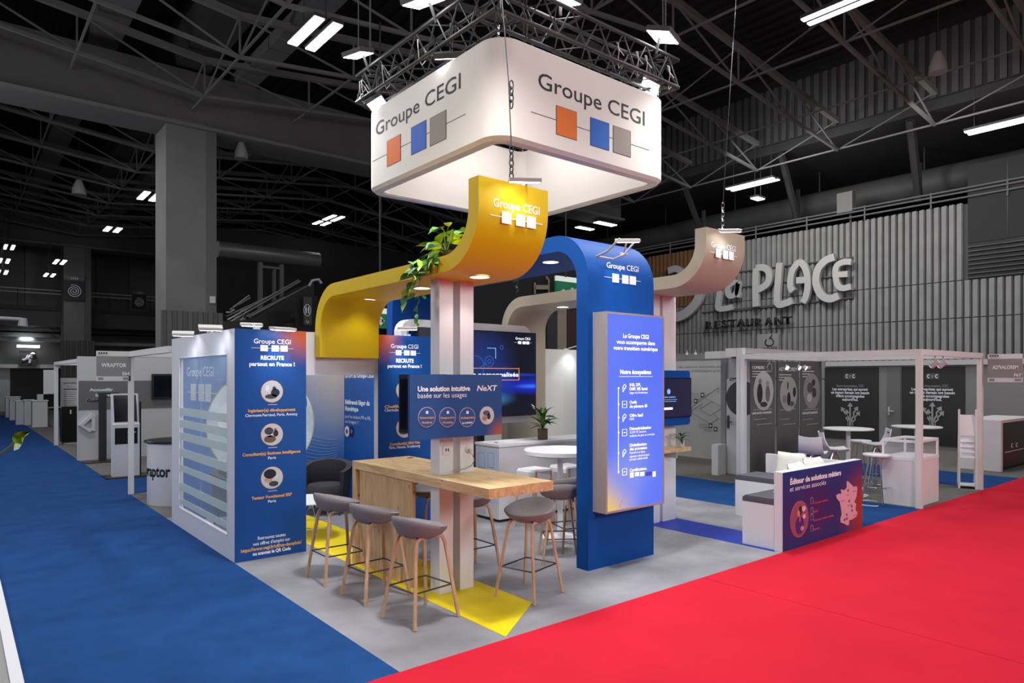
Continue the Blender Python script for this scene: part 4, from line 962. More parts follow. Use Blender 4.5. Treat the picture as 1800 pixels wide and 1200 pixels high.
def hoist(pts, label, links_at, col_=HDARK):
    o = thing('hanging_cable', pts[0], label, 'cable')
    MB().tube(pts, 0.005, 6).build('wire', STEEL, o)
    m_ = MB()
    for (c, nlinks) in links_at:
        for k in range(nlinks):
            m_.tube([(c[0]+(0.02*math.cos(j) if k % 2 else 0), c[1]+(0 if k % 2 else 0.02*math.cos(j)), c[2]+0.055*k+0.038*math.sin(j)) for j in [q*PI/4 for q in range(8)]], 0.006, 5, closed=True)
    m_.build('chain_links', CHROME if col_ is not HDARK else STEEL, o)
b = onY(899, 300, 4.46); b = Vector((b[0], 4.46, 3.62))
hoist([b+Vector((0, 0, 0.32)), b+Vector((-0.02, 0.015, 0.9)), b+Vector((-0.45*RX, -0.45*RY, 6.0))], 'dark steel cable with shackles holding the yellow upturned panel', [(b+Vector((0, 0, 0.02)), 6), (b+Vector((0, 0, 0.68)), 4)])
b = onY(1267, 405, 4.98); b = Vector((b[0], 4.95, 3.80))
hoist([b+Vector((0, 0, 0.36)), b+Vector((0.37*RX, 0.37*RY, 6.2))], 'long thin steel cable with chain holding the cream upturned panel', [(b+Vector((0, 0, 0.02)), 7)], CHROME)
# ================================================================== RIGHT-HAND BOOTHS
GW = mat('booth_white_frame', (222, 222, 222), 0.5)
fm = thing('modular_stand', (12.75, 5.6, 0), 'white modular booth frame of posts and beams around the white chairs', 'booth frame')
fx0, fx1, fy0, fy1 = 11.37, 14.1, 4.1, 7.08; h = 2.42
for x, y in ((fx0, fy0), (fx1, fy0), (fx0, fy1), (fx1, fy1)): bx('post', GW, fm, x-0.04, y-0.04, 0.0005, x+0.04, y+0.04, h-0.0)
bx('beam', GW, fm, fx0-0.04, fy0+0.04, h-0.09, fx0+0.04, fy1-0.04, h); bx('beam', GW, fm, fx1-0.04, fy0+0.04, h-0.09, fx1+0.04, fy1-0.04, h)
bx('beam', GW, fm, fx0+0.04, fy0-0.04, h-0.09, fx1-0.04, fy0+0.04, h); bx('beam', GW, fm, fx0+0.04, fy1-0.04, h-0.09, fx1-0.04, fy1+0.04, h)
def spotlamp(x, y, z, aim, label, group):
    o = thing('track_spotlight', (x, y, z), label, 'spotlight', group); a = Vector(aim).normalized()
    MB().tube([(x, y, z), (x, y, z-0.09)], 0.012, 6).build('stem', GREYP, o)
    c = Vector((x, y, z-0.12)); MB().tube([c-a*0.07, c+a*0.07], [0.035, 0.05], 12).build('lamp_head', GREYP, o); MB().tube([c+a*0.071, c+a*0.076], 0.042, 12).build('lens', mat('small_lens', (255, 255, 250), emit=2.5), o)
for px_ in (1376, 1397, 1408): p = onY(px_, 630, fy1); spotlamp(p[0], fy1-0.045, h-0.0905, (0.3*(px_-1395)/20, -1, -0.6), 'small grey spotlight under the frame beam by the posters, '+{1376: 'leftmost', 1397: 'middle one', 1408: 'rightmost'}[px_], 'spotlights under the frame beam by the posters')
for px_ in (1646, 1660): p = onY(px_, 630, fy0); spotlamp(p[0], fy0+0.02, h-0.0905, (0.2, 1, -0.6), 'small grey spotlight under the front right frame beam, '+('left one' if px_ < 1650 else 'right one'), 'spotlights under the front frame beam')
# canopy room behind with door and posters
rm = thing('storage_booth', (12.3, 7.6, 0), 'white booth cabin with overhanging fascia and half-seen white door', 'booth')
pz = lambda px, py: onX(px, py, 11.41)
bx('corner_post', GW, rm, 11.40, 7.125, 0.0005, 11.5, 7.25, 2.54)
bx('fascia', GW, rm, 11.40, 7.26, 2.38, 12.2, pz(1276, 640)[1], 2.54); bx('fascia', GW, rm, 11.6, pz(1276, 640)[1]+0.002, 2.36, 12.2, pz(1229, 640)[1], 2.50)
bx('side_fascia', mat('fascia_grey', (176, 176, 176), 0.6), rm, 11.5, 7.125, 2.44, 14.1, 7.2, 2.54)
bx('wall', OFFW, rm, 12.36, 7.26, 0.0005, 12.44, 8.15, 2.38)
dy = onX(1277, 700, 12.34)[1]
dr = bx('door', GW, rm, 12.33, 7.35, 0.01, 12.3595, dy, onX(1290, 666, 12.33)[2])
bx('column', mat('column_grey', (150, 150, 150), 0.7), rm, 12.3, dy+0.002, 0.0005, 12.36, onX(1267, 700, 12.3)[1], 2.38)
m = MB(); q = onX(1281, 740, 12.33); m.box(12.29, q[1]-0.015, q[2]-0.14, 12.3295, q[1]+0.015, q[2]+0.12); m.box(12.27, q[1]-0.11, q[2]-0.02, 12.29, q[1]+0.015, q[2]); m.build('door_handle', mat('handle_steel', (96, 96, 96), 0.4, 0.6), dr)
F = ('X', 12.33); quad('door_sign', mat('sign_dark', (66, 66, 66)), dr, F, 1283, 664, 1302, 669.5, 0.001); lettering('Transfert', TEXTW, dr, F, 1284, 1301, 668.8, 3.8, bold=0.02, off=0.0055)
q = onX(1304, 700, 12.33); disc('door_print', mat('print_dark2', (78, 78, 78)), dr, F, q[1], q[2], 0.36, 0.001, 0.002)
for py_ in (692, 702, 713): q = onX(1290, py_, 12.33); disc('door_dot', MATS['print_dark2'], dr, F, q[1], q[2], 0.05, 0.004, 0.002, 14)
cb = bx('small_cabinet', GW, None, 12.0, onX(1267, 800, 12.1)[1], 0.0005, 12.28, onX(1256, 800, 12.1)[1], 0.62); cb.location = (0, 0, 0); tag(cb, 'small white cabinet standing left of the half-seen white door', 'cabinet')
# roll-up posters
PG = blobmat('poster_grey', (84, 84, 84), [], 0.5, zgrad=(0.3, 2.3, [(0, (74, 74, 74)), (0.5, (104, 104, 104)), (1, (88, 88, 88))]))
posters = ((1320, 1362, 'COMEDEC', 'UNE SUITE COMPLÈTE', 'grey poster with two people, leftmost of the three behind the frame'), (1367, 1403, "AD'VALOREM", '', 'grey poster with a tablet picture, middle of the three behind the frame'), (1408, 1443, 'TRANSPORT', 'UNE SUITE COMPLÈTE', 'grey poster with a blurred crowd picture, rightmost of the three behind the frame'))
for i, (a, b, t1, t2, lab) in enumerate(posters):
    F = ('Y', 7.0); A = onY(a, 634, 7.0); B = onY(b, 634, 7.0)
    o = thing('rollup_poster', (A[0], 7.0, 0), lab, 'poster', None)
    bx('sheet', PG, o, A[0], 7.0, 0.02, B[0], 7.02, A[2]-0.01)
    bx('foot', GREYP, o, A[0], 6.95, 0.0005, B[0], 7.035, 0.06)
    lettering(t1, TEXTW, o, F, a+2, b-(18 if i != 1 else 2), 650-2+(4 if i == 1 else 0), 5 if i != 1 else 7, bold=0.02 if i != 1 else -0.005)
    for k in range(3): quad('text_line', TEXTW, o, F, a+2, 652+k*4.5+(6 if i == 1 else 0), b-12-k*3, 653+k*4.5+(6 if i == 1 else 0))
    c = onY((a+b)/2+1, 687 if i != 1 else 692, 7.0); r_ = (B[0]-A[0])*0.42
    ph = disc('picture', mat('pic_pale_%d' % i, (186-20*i, 186-20*i, 186-20*i), 0.6), o, F, c[0], c[2], r_*1.05, 0.003, 0.002, 28, 0.95)
    shp = (((-0.38, -0.12, 0.55, 50, 0.5), (-0.36, 0.52, 0.15, 120, 1), (0.4, -0.15, 0.45, 112, 0.5), (0.4, 0.42, 0.15, 150, 1), (0.0, -0.72, 0.14, 60, 2.6)), ((-0.1, 0.5, 0.24, 50, 0.3), (0.66, 0.1, 0.3, 50, 0.6), (0.0, -0.3, 0.4, 40, 0.5), (0.35, -0.6, 0.16, 96, 1.8), (-0.5, -0.3, 0.25, 130, 0.8)), ((-0.2, 0.2, 0.3, 90, 1.2), (0.3, -0.1, 0.3, 70, 0.8), (-0.3, -0.4, 0.25, 190, 1.2), (0.2, 0.5, 0.2, 60, 1)))[i]
    for j, (dx, dz, rr, g_, sx) in enumerate(shp): disc('picture_shape', mat('g%d' % g_, (g_, g_, g_)), ph, F, c[0]+dx*r_, c[2]+dz*r_, rr*r_, 0.0055+0.001*j, 0.0008, 16, sx)
    if t2: lettering(t2, TEXTW, o, F, a+2, b-6, 727, 3.5, bold=0.03)
    for k in range(4): quad('text_line', mat('print_mid', (170, 170, 170)), o, F, a+4+(k % 2)*6, 719+k*8.5 if k != 1 else 716, b-5-(k % 3)*5, 720+k*8.5 if k != 1 else 717)
    if i == 0:
        p = onY(1352, 646, 7.0); m = MB(); m.tube([(p[0]+0.07*math.cos(k*PI/8)*(1 if k % 2 else 1.3), 6.993, p[2]+0.07*math.sin(k*PI/8)*(1 if k % 2 else 1.3)) for k in range(16)], 0.012, 4, closed=True); m.build('gear_print', mat('print_mid', (170, 170, 170)), o)
# wall with isometric drawing
iw = thing('poster_wall', (14.25, 9.6, 0), 'pale wall printed with a large line drawing and small icons', 'wall')
IWM = mat('pale_print_wall', (206, 206, 204), 0.6, noise=0.05, nscale=1.5)
bx('panel', IWM, iw, 14.25, 8.6, 0.0005, 14.33, 12.2, 2.42); bx('top_rail', mat('rail_grey', (140, 140, 140)), iw, 14.20, 8.6, 2.42, 14.34, 12.2, 2.58)
F = ('X', 14.25)
lettering('Nos solutions innovantes pour', mat('print_mid2', (120, 120, 120)), iw, F, 1192, 1272, 646.5, 5); lettering('vos problématiques quotidiennes', MATS['print_mid2'], iw, F, 1206, 1285, 653.5, 5)
m = MB(); LNM = mat('print_line', (150, 150, 150))
iso = [((1216, 715), (1262, 681), (1308, 700)), ((1216, 715), (1216, 725), (1248, 744), (1300, 715)), ((1240, 700), (1275, 717)), ((1230, 718), (1252, 705), (1270, 716), (1248, 730), (1230, 718)), ((1262, 681), (1262, 690)), ((1222, 705), (1250, 690)), ((1255, 727), (1262, 735)), ((1217, 720), (1235, 709))]
for pl_ in iso: m.tube([onX(a, b, 14.243) for a, b in pl_], 0.006, 4)
m.build('line_drawing', LNM, iw)
for a, b in ((1235, 694), (1223, 704.5), (1249, 748), (1258, 754)):
    quad('icon_tile', mat('print_dark2', (78, 78, 78)), iw, F, a-3.3, b-4, a+3.3, b+4, 0.002); quad('icon_mark', TEXTW, iw, F, a-1.6, b-1.8, a+1.6, b+1.8, 0.006)
    for k in (-3, 0, 3): quad('text_line', LNM, iw, F, a-20, b+k, a-6, b+k+0.7)
for px_ in (1207, 1222): p = onX(px_, 628, 14.2); spotlamp(14.22, p[1], 2.66, (0.6, 0.4, -0.4), 'small spotlight on the rail above the line drawing wall, '+('left one' if px_ < 1210 else 'right one'), 'spotlights above the line drawing wall')
# far wall with dark posters
dw = thing('poster_backwall', (20.8, 7, 0), 'grey booth wall carrying two dark arrow posters and a grey door', 'wall')
bx('panel', mat('wall_mid_grey', (136, 136, 136), 0.7), dw, 20.82, -1.0, 0.0005, 20.95, 10.1, 2.46)
bx('top_rail', GREYP, dw, 20.72, -1.0, 2.32, 20.8195, 10.1, 2.46)
F = ('X', 20.82)
DP = mat('dark_poster', (52, 52, 52), 0.6)
q0 = onX(1561, 655, 20.82); q1 = onX(1583, 800, 20.82)
ddr = bx('door', mat('door_grey', (116, 116, 116), 0.7), dw, 20.79, q1[1], 0.01, 20.8195, q0[1], 2.2)
q = onX(1563, 722, 20.79); m = MB(); m.box(20.76, q[1]-0.02, q[2]-0.12, 20.7895, q[1]+0.02, q[2]+0.12); m.box(20.73, q[1]-0.14, q[2]-0.015, 20.76, q[1]+0.02, q[2]+0.015); m.build('door_handle', GREYP, ddr)
for (l, r_, dx) in ((1450, 1545, 0), (1585, 1697, 145)):
    a = onX(l, 647, 20.82); b = onX(r_, 647, 20.82); po = bx('poster', DP, dw, 20.80, b[1], 0.12, 20.8195, a[1], 2.28)
    F = ('X', 20.80); s = (r_-l)/95.0; cx = (l+r_)/2-(3 if dx == 0 else 2)
    quad('logo_tile', mat('g88', (88, 88, 88)), po, F, cx-10*s, 656, cx+10*s, 666); lettering('C', TEXTW, po, F, cx-8*s, cx-4*s, 664, 6.5, bold=0.04, off=0.008); lettering('I', mat('g150', (150, 150, 150)), po, F, cx-1*s, cx+1*s, 664, 6, off=0.008); lettering('C', TEXTW, po, F, cx+4*s, cx+8*s, 664, 6.5, bold=0.04, off=0.008)
    lettering('Start innovation CIC', mat('g150', (150, 150, 150)), po, F, cx-24*s, cx+24*s, 680, 4.5, bold=0.02)
    for tx, w_, y in (('Les entreprises qui auront', 31, 686), ('un impact demain ont besoin', 33.5, 692), ("d'être accompagnées", 25, 698), ("aujourd'hui.", 14, 704)): lettering(tx, TEXTW, po, F, cx-w_*s, cx+w_*s, y, 4.8, bold=0.035)
    AM = mat('arrow_grey', (170, 170, 170)); m = MB()
    for pts in (((0, 0), (0, 34)), ((-3, 0), (-3, 8), (-7, 14), (-5, 17), (-10, 24), (-12, 27)), ((-2, 0), (-2, 12), (-6, 19), (-6, 22)), ((3, 0), (3, 12), (7, 18), (6, 22), (10, 28)), ((4, 0), (4, 6), (9, 11), (8, 14), (13, 20))):
        P_ = [Vector(onX(cx+u*s, 748-v, 20.79)) for u, v in pts]; m.tube(P_, 0.028, 4, flat=1)
        e = P_[-1]; dr_ = (P_[-1]-P_[-2]).normalized(); sd = Vector((0, dr_.z, -dr_.y)); m.prism([e+dr_*0.12, e+sd*0.08, e-sd*0.08], (-0.01, 0, 0))
    m.build('arrow_tree', AM, po)
# desk
dk = thing('booth_desk', (17.6, 4.9, 0), 'white framed desk with black front at the right edge', 'desk')
m = MB(); m.box(17.05, 4.58, 0.0005, 17.17, 5.35, 1.02); m.box(17.05, 4.58, 1.0205, 19.4, 5.35, 1.08); m.box(19.33, 4.58, 0.0005, 19.4, 5.35, 1.02); m.build('white_shell', GW, dk)
bx('black_front', BLACK, dk, 17.171, 4.60, 0.04, 19.329, 5.3, 1.02)
F = ('Y', 4.60); lettering('C', TEXTW, dk, F, 1777, 1780.5, 786, 7, bold=0.03); lettering('C', TEXTW, dk, F, 1785, 1789, 785, 7, bold=0.03); quad('text_line', TEXTW, dk, F, 1766, 791, 1799, 792)
# hanging booth number sign, right
def booth_sign(face, l, r_, ty, by, name_, num, label):
    o = thing('booth_sign', onY(l, by, face[1]) if face[0] == 'Y' else onX(l, by, face[1]), label, 'sign')
    W_ = mat('sign_pale', (214, 214, 214), 0.6); Gm = mat('sign_mid_grey', (140, 140, 140), 0.6); hh = by-ty; w_ = r_-l
    quad('board', W_, o, face, l, ty, r_, by, 0.0, 0.02)
    quad('band', Gm, o, face, l, ty+hh*0.17, r_, ty+hh*0.84, 0.0205)
    lettering(name_, TEXTW, o, face, l+w_*0.14, r_-w_*0.12, ty+hh*0.53, hh*0.13, bold=0.03, off=0.026); lettering(num, TEXTW, o, face, r_-w_*0.24, r_-w_*0.03, ty+hh*0.80, hh*0.11, bold=0.03, off=0.026)
    for k in range(4): quad('symbol', TEXTK, o, face, l+w_*(0.06+0.07*k), ty+hh*0.04, l+w_*(0.11+0.07*k), ty+hh*0.09, 0.0215)
    lettering('SANTEXPO', mat('g150', (150, 150, 150)), o, face, l+w_*0.05, l+w_*0.36, ty+hh*0.15, hh*0.04, off=0.022)
    for a, b in ((0.05, 0.2), (0.78, 0.96)): quad('pill', Gm, o, face, l+w_*a, ty+hh*0.88, l+w_*b, ty+hh*0.96, 0.0215)
booth_sign(('X', 14.06), 1736.6, 1798, 622, 671.5, "AD'VALOREM", 'F67', 'grey booth sign with number F67 at the right edge')

# showcase
sc = thing('glass_showcase', (11.85, 4.4, 0), 'white display cabinet with glass top section at the frame post', 'cabinet')
x0, x1, y0, y1 = 11.42, 12.3, 4.15, 4.66
bx('base', GW, sc, x0, y0, 0.0005, x1, y1, 0.70)
m = MB(); t = 0.03
m.box(x0-.004, y0-.004, 0.701, x1+.004, y1+.004, 0.75)
for x in (x0, x1-t):
    for y in (y0, y1-t): m.box(x, y, 0.75, x+t, y+t, 0.98)
m.box(x0, y0, 0.98, x1, y0+t, 1.02); m.box(x0, y1-t, 0.98, x1, y1, 1.02); m.box(x0, y0+t, 0.98, x0+t, y1-t, 1.02); m.box(x1-t, y0+t, 0.98, x1, y1-t, 1.02)
m.build('frame', WHITEG, sc)
bx('glass', GLASS, sc, x0+t, y0+0.008, 0.751, x1-t, y0+0.014, 0.979); bx('glass', GLASS, sc, x0+0.008, y0+t, 0.751, x0+0.014, y1-t, 0.979); bx('glass_top', GLASS, sc, x0+t, y0+t, 0.995, x1-t, y1-t, 1.003)
m = MB(); pts = [(11.2+0.25*math.cos(a), 4.75+0.22*math.sin(a)+0.03*math.sin(3*a), 0.007) for a in [k*PI/10 for k in range(14)]]; m.tube(pts, 0.007, 6)
for k in range(3): m.tube([(11.62+(0.2+0.03*k)*math.cos(a), 5.15+(0.12+0.02*k)*math.sin(a), 0.007+0.01*k) for a in [j*PI/8 for j in range(16)]], 0.007, 5, closed=True)
o = m.build('floor_cable', WHITEG, origin=(11.4, 4.9, 0)); tag(o, 'loose white cable coiled on the floor beside the showcase', 'cable')
# magazine rack
rk = thing('magazine_rack', (14.0, 4.3, 0), 'white magazine rack with stepped trays beside the right frame post', 'rack')
A = G(1686, 858); B = G(1716, 860); A = Vector((A[0], A[1], 0)); B = Vector((B[0], B[1], 0)); u = (B-A).normalized(); nn = Vector((-u.y, u.x, 0)); nn = nn if nn.x > 0 else -nn; Wd = (B-A).length
for s_ in (0, Wd): MB().bar(A+u*s_, A+u*s_+Vector((0, 0, 1.42)), 0.02, 4).build('upright', WHITEG, rk); MB().bar(A+u*s_+nn*0.32, A+u*s_+nn*0.05+Vector((0, 0, 1.2)), 0.014, 4).build('rear_leg', WHITEG, rk)
def slab(z0, z1, o0, o1, nm):
    P = [A+u*0.02+nn*o0+Vector((0, 0, z0)), A+u*(Wd-0.02)+nn*o0+Vector((0, 0, z0)), A+u*(Wd-0.02)+nn*o1+Vector((0, 0, z1)), A+u*0.02+nn*o1+Vector((0, 0, z1))]
    MB().prism(P, nn*0.012).build(nm, WHITEG, rk)
slab(0.95, 1.32, 0.0, 0.04, 'header_board')
for k in range(4): slab(0.60+0.09*k-0.04, 0.60+0.09*k+0.045, 0.02-0.03*(3-k)*0.5, 0.10, 'tray')
P = [A+u*0.0, A+u*Wd, A+u*Wd+nn*0.32, A+nn*0.32]; MB().prism([p_+Vector((0, 0, 0.05)) for p_ in P], (0, 0, 0.02)).build('bottom_shelf', WHITEG, rk)
# round tables + white shell stools
def rtable(c, r, hh, label):
    o = thing('round_table', (c[0], c[1], 0), label, 'table', 'white round high tables in the neighbouring booth')
    MB().lathe((c[0], c[1], 0), [(0.02, hh-0.03), (r, hh-0.025), (r, hh-0.005), (r-0.01, hh), (0, hh)], 40).build('tabletop', GW, o, smooth=40)
    MB().lathe((c[0], c[1], 0), [(0.04, 0.02), (0.04, hh-0.03)], 14).build('column', GW, o, smooth=40); MB().lathe((c[0], c[1], 0), [(0.26, 0.0005), (0.26, 0.015), (0, 0.02)], 28).build('base', GW, o, smooth=40)
c = G(1491, 752, 1.08); rtable(c, 0.42, 1.08, 'white round high table in front of the left arrow poster')
c = G(1611, 748.5, 1.08); rtable(c, 0.42, 1.08, 'white round high table in front of the right arrow poster')
def shell_stool(x, y, rz, label, slot=True, sh=0.78):
    o = thing('shell_stool', (0, 0, 0), label, 'stool', 'white shell bar stools in the neighbouring booth'); n = 12; vs = []; fs = []
    prof = [(0.19, sh-0.03), (0.21, sh), (0.05, sh-0.02), (-0.10, sh-0.01), (-0.17, sh+0.05), (-0.21, sh+0.15), (-0.23, sh+0.26)]
    for (x_, z_), w_ in zip(prof, (0.18, 0.2, 0.2, 0.19, 0.18, 0.175, 0.17)):
        for j in range(5): t_ = j/4*2-1; vs.append((x_+0.03*(t_*t_)*(1 if z_ > sh+0.04 else 0), t_*w_, z_+0.02*t_*t_))
    N = len(vs); vs += [(a, b, c-0.018) if c < sh+0.04 else (a-0.018, b, c) for a, b, c in vs]
    for i in range(6):
        for j in range(4): a = i*5+j; fs += [(a, a+1, a+6, a+5), (N+a, N+a+5, N+a+6, N+a+1)]
    for i in range(6): a = i*5; fs += [(a, a+5, N+a+5, N+a), (a+4, N+a+4, N+a+9, a+9)]
    for j in range(4): fs += [(j, N+j, N+j+1, j+1), (30+j, 31+j, N+31+j, N+30+j)]
    MB().add(vs, fs).build('shell', WHITEG, o, smooth=60)
    if slot: bx('grip_slot', BLACK, o, -0.205, -0.07, sh+0.195, -0.195, 0.07, sh+0.215)
    MB().lathe((0, 0, 0), [(0.02, 0.03), (0.02, sh-0.03)], 10).build('gas_column', CHROME, o, smooth=50)
    for k in range(4):
        a = PI/4+k*PI/2; MB().tube([(0.02*math.cos(a), 0.02*math.sin(a), sh-0.05), (0.1*math.cos(a), 0.1*math.sin(a), sh-0.2), (0.24*math.cos(a), 0.24*math.sin(a), 0.012)], 0.011, 6).build('leg', CHROME, o)
    MB().tube([(0.18*math.cos(k*PI/8), 0.18*math.sin(k*PI/8), 0.24) for k in range(16)], 0.009, 6, closed=True).build('foot_ring', CHROME, o)
    o.location = (x, y, 0.0005); o.rotation_euler = (0, 0, rz)
for px_, py_, rz, lab in ((1428, 795, 0.3, 'white shell stool with chrome legs, leftmost behind the pillows'), (1466, 787, -0.9, 'white shell stool with a dark grip slot left of the near round table'), (1540, 779, 2.2, 'white shell stool turned away behind the round tables')):
    c = G(px_, py_, 0.78); shell_stool(c[0], c[1], rz, lab)

for px_, py_, hh, lab in ((1541, 797, 0.78, 'round white bar stool with chrome legs beside the glass showcase'), (1512, 773, 0.78, 'round white bar stool half hidden between the two round tables')):
    c = G(px_, py_, hh); o = thing('disc_stool', (c[0], c[1], 0), lab, 'stool', 'round white bar stools in the neighbouring booth')
    MB().lathe((c[0], c[1], 0), [(0.17, hh-0.05), (0.2, hh-0.03), (0.2, hh-0.008), (0.19, hh), (0, hh)], 24).build('seat', WHITEG, o, smooth=40)
    for k in range(4): a = PI/4+k*PI/2; MB().tube([(c[0]+0.12*math.cos(a), c[1]+0.12*math.sin(a), hh-0.05), (c[0]+0.23*math.cos(a), c[1]+0.23*math.sin(a), 0.0115)], 0.011, 6).build('leg', CHROME, o)
    MB().tube([(c[0]+0.19*math.cos(k*PI/8), c[1]+0.19*math.sin(k*PI/8), 0.26) for k in range(16)], 0.009, 6, closed=True).build('foot_ring', CHROME, o)

# ================================================================== RESTAURANT FACADE
FACX = 26.0
y_r = onX(1700, 400, FACX)[1]; SLW = mat('facade_slat_grey', (142, 142, 142), 0.7, noise=0.1, nscale=2); SLB = mat('facade_slat_brown', (134, 98, 66), 0.7, noise=0.1, nscale=2)
wr = MB().box(FACX+0.1, -20, 0, FACX+0.4, 30, 7.75).build('wall_right', mat('facade_back', (84, 84, 84), 0.8), origin=(FACX, 0, 0)); wr['kind'] = 'structure'
def slatmesh(z0, z1, m_, w_=0.17):
    b = MB().box(0, 0, z0, 0.06, w_, z1); b.box(-0.05, w_*0.1, z0, 0, w_*0.45, z1)
    me = bpy.data.meshes.new('slat'); me.from_pydata(b.v, [], b.f); me.materials.append(m_); return me
rows = [(0.02, 1.9), (1.93, 3.95), (3.98, 5.2), (5.23, 7.78)]
meshes = {(i, k): slatmesh(r_[0], r_[1], (SLW, SLB)[k]) for i, r_ in enumerate(rows) for k in (0, 1)}
pitch = 0.23; yb = onX(1240, 500, FACX)[1]; n_s = int((21.5-6.0)/pitch)
for i in range(n_s):
    y = 6.0+i*pitch
    for k in range(1, 4):
        if y < y_r and k == 3: continue
        o = bpy.data.objects.new('slat', meshes[(k, 1 if y > yb and k == 3 else 0)]); COL.objects.link(o); o.parent = wr; o.location = (0.03, y, 0)
m = MB()
for i in range(n_s): y = 6.0+i*pitch; m.box(FACX+0.03, y, 0.02, FACX+0.09, y+0.17, 1.9)
o = m.build('lower_slats', SLW, wr); o['kind'] = 'stuff'
# louvre recess at the right
o = bx('dark_cladding', mat('clad_dark', (50, 50, 50), 0.8), wr, FACX+0.02, -10, 6.42, FACX+0.095, y_r-0.01, 9.0)
bx('louvre_box', BLACK, wr, FACX+0.04, -10, 5.21, FACX+0.09, y_r-0.01, 6.41)
for k in range(8): bx('louvre_blade', HGREY, wr, FACX-0.04, -10, 5.25+k*0.145, FACX+0.035, y_r-0.02, 5.28+k*0.145)
bx('cladding_joint', BLACK, wr, FACX+0.01, 6.8, 6.43, FACX+0.019, 6.83, 8.9)

def stroke(pts, w_, nm, m_, par, X, th=0.16):
    """letter built from a pixel centre line: rounded ribbon of solid board, facing -X"""
    P = [Vector((0, *onX(a, b, X)[1:])) for a, b in pts]
    if len(P) > 2:
        Q = []
        for i in range(len(P)-1):
            p0, p1, p2, p3 = P[max(i-1, 0)], P[i], P[i+1], P[min(i+2, len(P)-1)]
            for k in range(5):
                t_ = k/5; Q.append(0.5*((2*p1)+(p2-p0)*t_+(2*p0-5*p1+4*p2-p3)*t_*t_+(3*p1-p0-3*p2+p3)*t_**3))
        Q.append(P[-1]); P = Q
    L = []; R_ = []; n = len(P)
    for i in range(n):
        t_ = (P[min(i+1, n-1)]-P[max(i-1, 0)]).normalized(); s = Vector((0, -t_.z, t_.y))*w_/2; L.append(P[i]+s); R_.append(P[i]-s)
    vs = []; fs = []
    for i in range(n):
        for q in (L[i], R_[i]): vs += [(X, q.y, q.z), (X+th, q.y, q.z)]
    for i in range(n-1):
        a = i*4; b = a+4; fs += [(a, a+2, b+2, b), (a+1, b+1, b+3, a+3), (a, b, b+1, a+1), (a+2, a+3, b+3, b+2)]
    fs += [(0, 1, 3, 2), ((n-1)*4, (n-1)*4+2, (n-1)*4+3, (n-1)*4+1)]
    return vs, fs
def letter(strokes, w_, nm, m_, par, X):
    mb = MB()
    for k_, s in enumerate(strokes): v, f = stroke(s, w_, nm, m_, par, X-0.004*k_); mb.add(v, f)
    o = mb.build(nm, m_, par); import bmesh
    bm = bmesh.new(); bm.from_mesh(o.data); bmesh.ops.recalc_face_normals(bm, faces=bm.faces[:]); bm.to_mesh(o.data); bm.free(); return o
LT = mat('sign_letter_grey', (184, 184, 184), 0.5)
rs = thing('restaurant_sign', (25.6, 15, 4.6), 'large pale raised lettering with darker RESTAURANT below on the slatted facade', 'sign')
X = 25.62
cc = lambda a, b: (1180+a/5.294, 440+b/5.294)     # crop coordinates to photo pixels
letter([[cc(450, 375), cc(437, 450), cc(432, 535), cc(500, 540), cc(560, 525)]], 0.24, 'letter', LT, rs, X)
letter([[cc(615, 300), cc(570, 300), cc(525, 350), cc(525, 410), cc(560, 425), cc(600, 395), cc(620, 300), cc(612, 400), cc(640, 415)]], 0.22, 'letter', LT, rs, X)
letter([[cc(785, 522), cc(780, 350), cc(785, 165)], [cc(785, 165), cc(860, 160), cc(905, 210), cc(890, 310), cc(785, 375)]], 0.27, 'letter', LT, rs, X)
letter([[cc(1005, 115), cc(990, 300), cc(985, 490), cc(1060, 490), cc(1120, 465)]], 0.27, 'letter', LT, rs, X)
letter([[cc(1130, 380), cc(1105, 330), cc(1120, 200), cc(1190, 110), cc(1250, 180), cc(1268, 320), cc(1250, 430), cc(1222, 485)], [cc(1160, 280), cc(1262, 272)]], 0.25, 'letter', LT, rs, X)
letter([[cc(1515, 60), cc(1430, 95), cc(1360, 180), cc(1345, 300), cc(1390, 410), cc(1470, 450), cc(1555, 420)]], 0.28, 'letter', LT, rs, X)
letter([[cc(1672, 105), cc(1590, 110), cc(1530, 160), cc(1535, 290), cc(1580, 350), cc(1670, 335)], [cc(1540, 225), cc(1640, 218)]], 0.22, 'letter', LT, rs, X)
letter([[(1176, 556), (1190, 557), (1208, 548), (1224, 530), (1231, 512)]], 0.42, 'swoosh', LT, rs, X)
letter([[(1174, 476), (1186, 472), (1196, 476), (1206, 486)]], 0.3, 'swoosh', LT, rs, X); letter([[(1206, 484), (1216, 474), (1224, 472)]], 0.25, 'swoosh', LT, rs, X)
for s_, (a, b), yb_ in zip('RESTAURANT', ((1242.5, 1252.5), (1258, 1267), (1270, 1281), (1282, 1295), (1297, 1311), (1313, 1325), (1329, 1341), (1346, 1359), (1363, 1377), (1379, 1393)), (578.5, 577.5, 576.5, 575.5, 574.5, 574, 573, 572, 571, 570)):
    lettering(s_, mat('sign_dark_letter', (34, 34, 34), 0.5), rs, ('X', 25.75), a, b, yb_-0.8, 13.5, bold=0.03, ext=0.1, name='letter')
m = MB()
for (a, b, c_) in (((1235, 549), (1395, 533), 0), ((1296, 478), (1500, 452), 0), ((1300, 505), (1490, 483), 0), ((1290, 546), (1500, 523), 0)):
    m.tube([onX(*a, 25.95), onX(*b, 25.95)], 0.035, 5)
m.build('mounting_rails', HGREY, rs)
o = thing('logo_sign', onX(1355, 600, 25.8), 'small square light sign with an apple outline below the big lettering', 'sign')
quad('board', mat('sign_board_grey', (150, 150, 150)), o, ('X', 25.975), 1336, 587, 1373, 616, 0.0, 0.2)
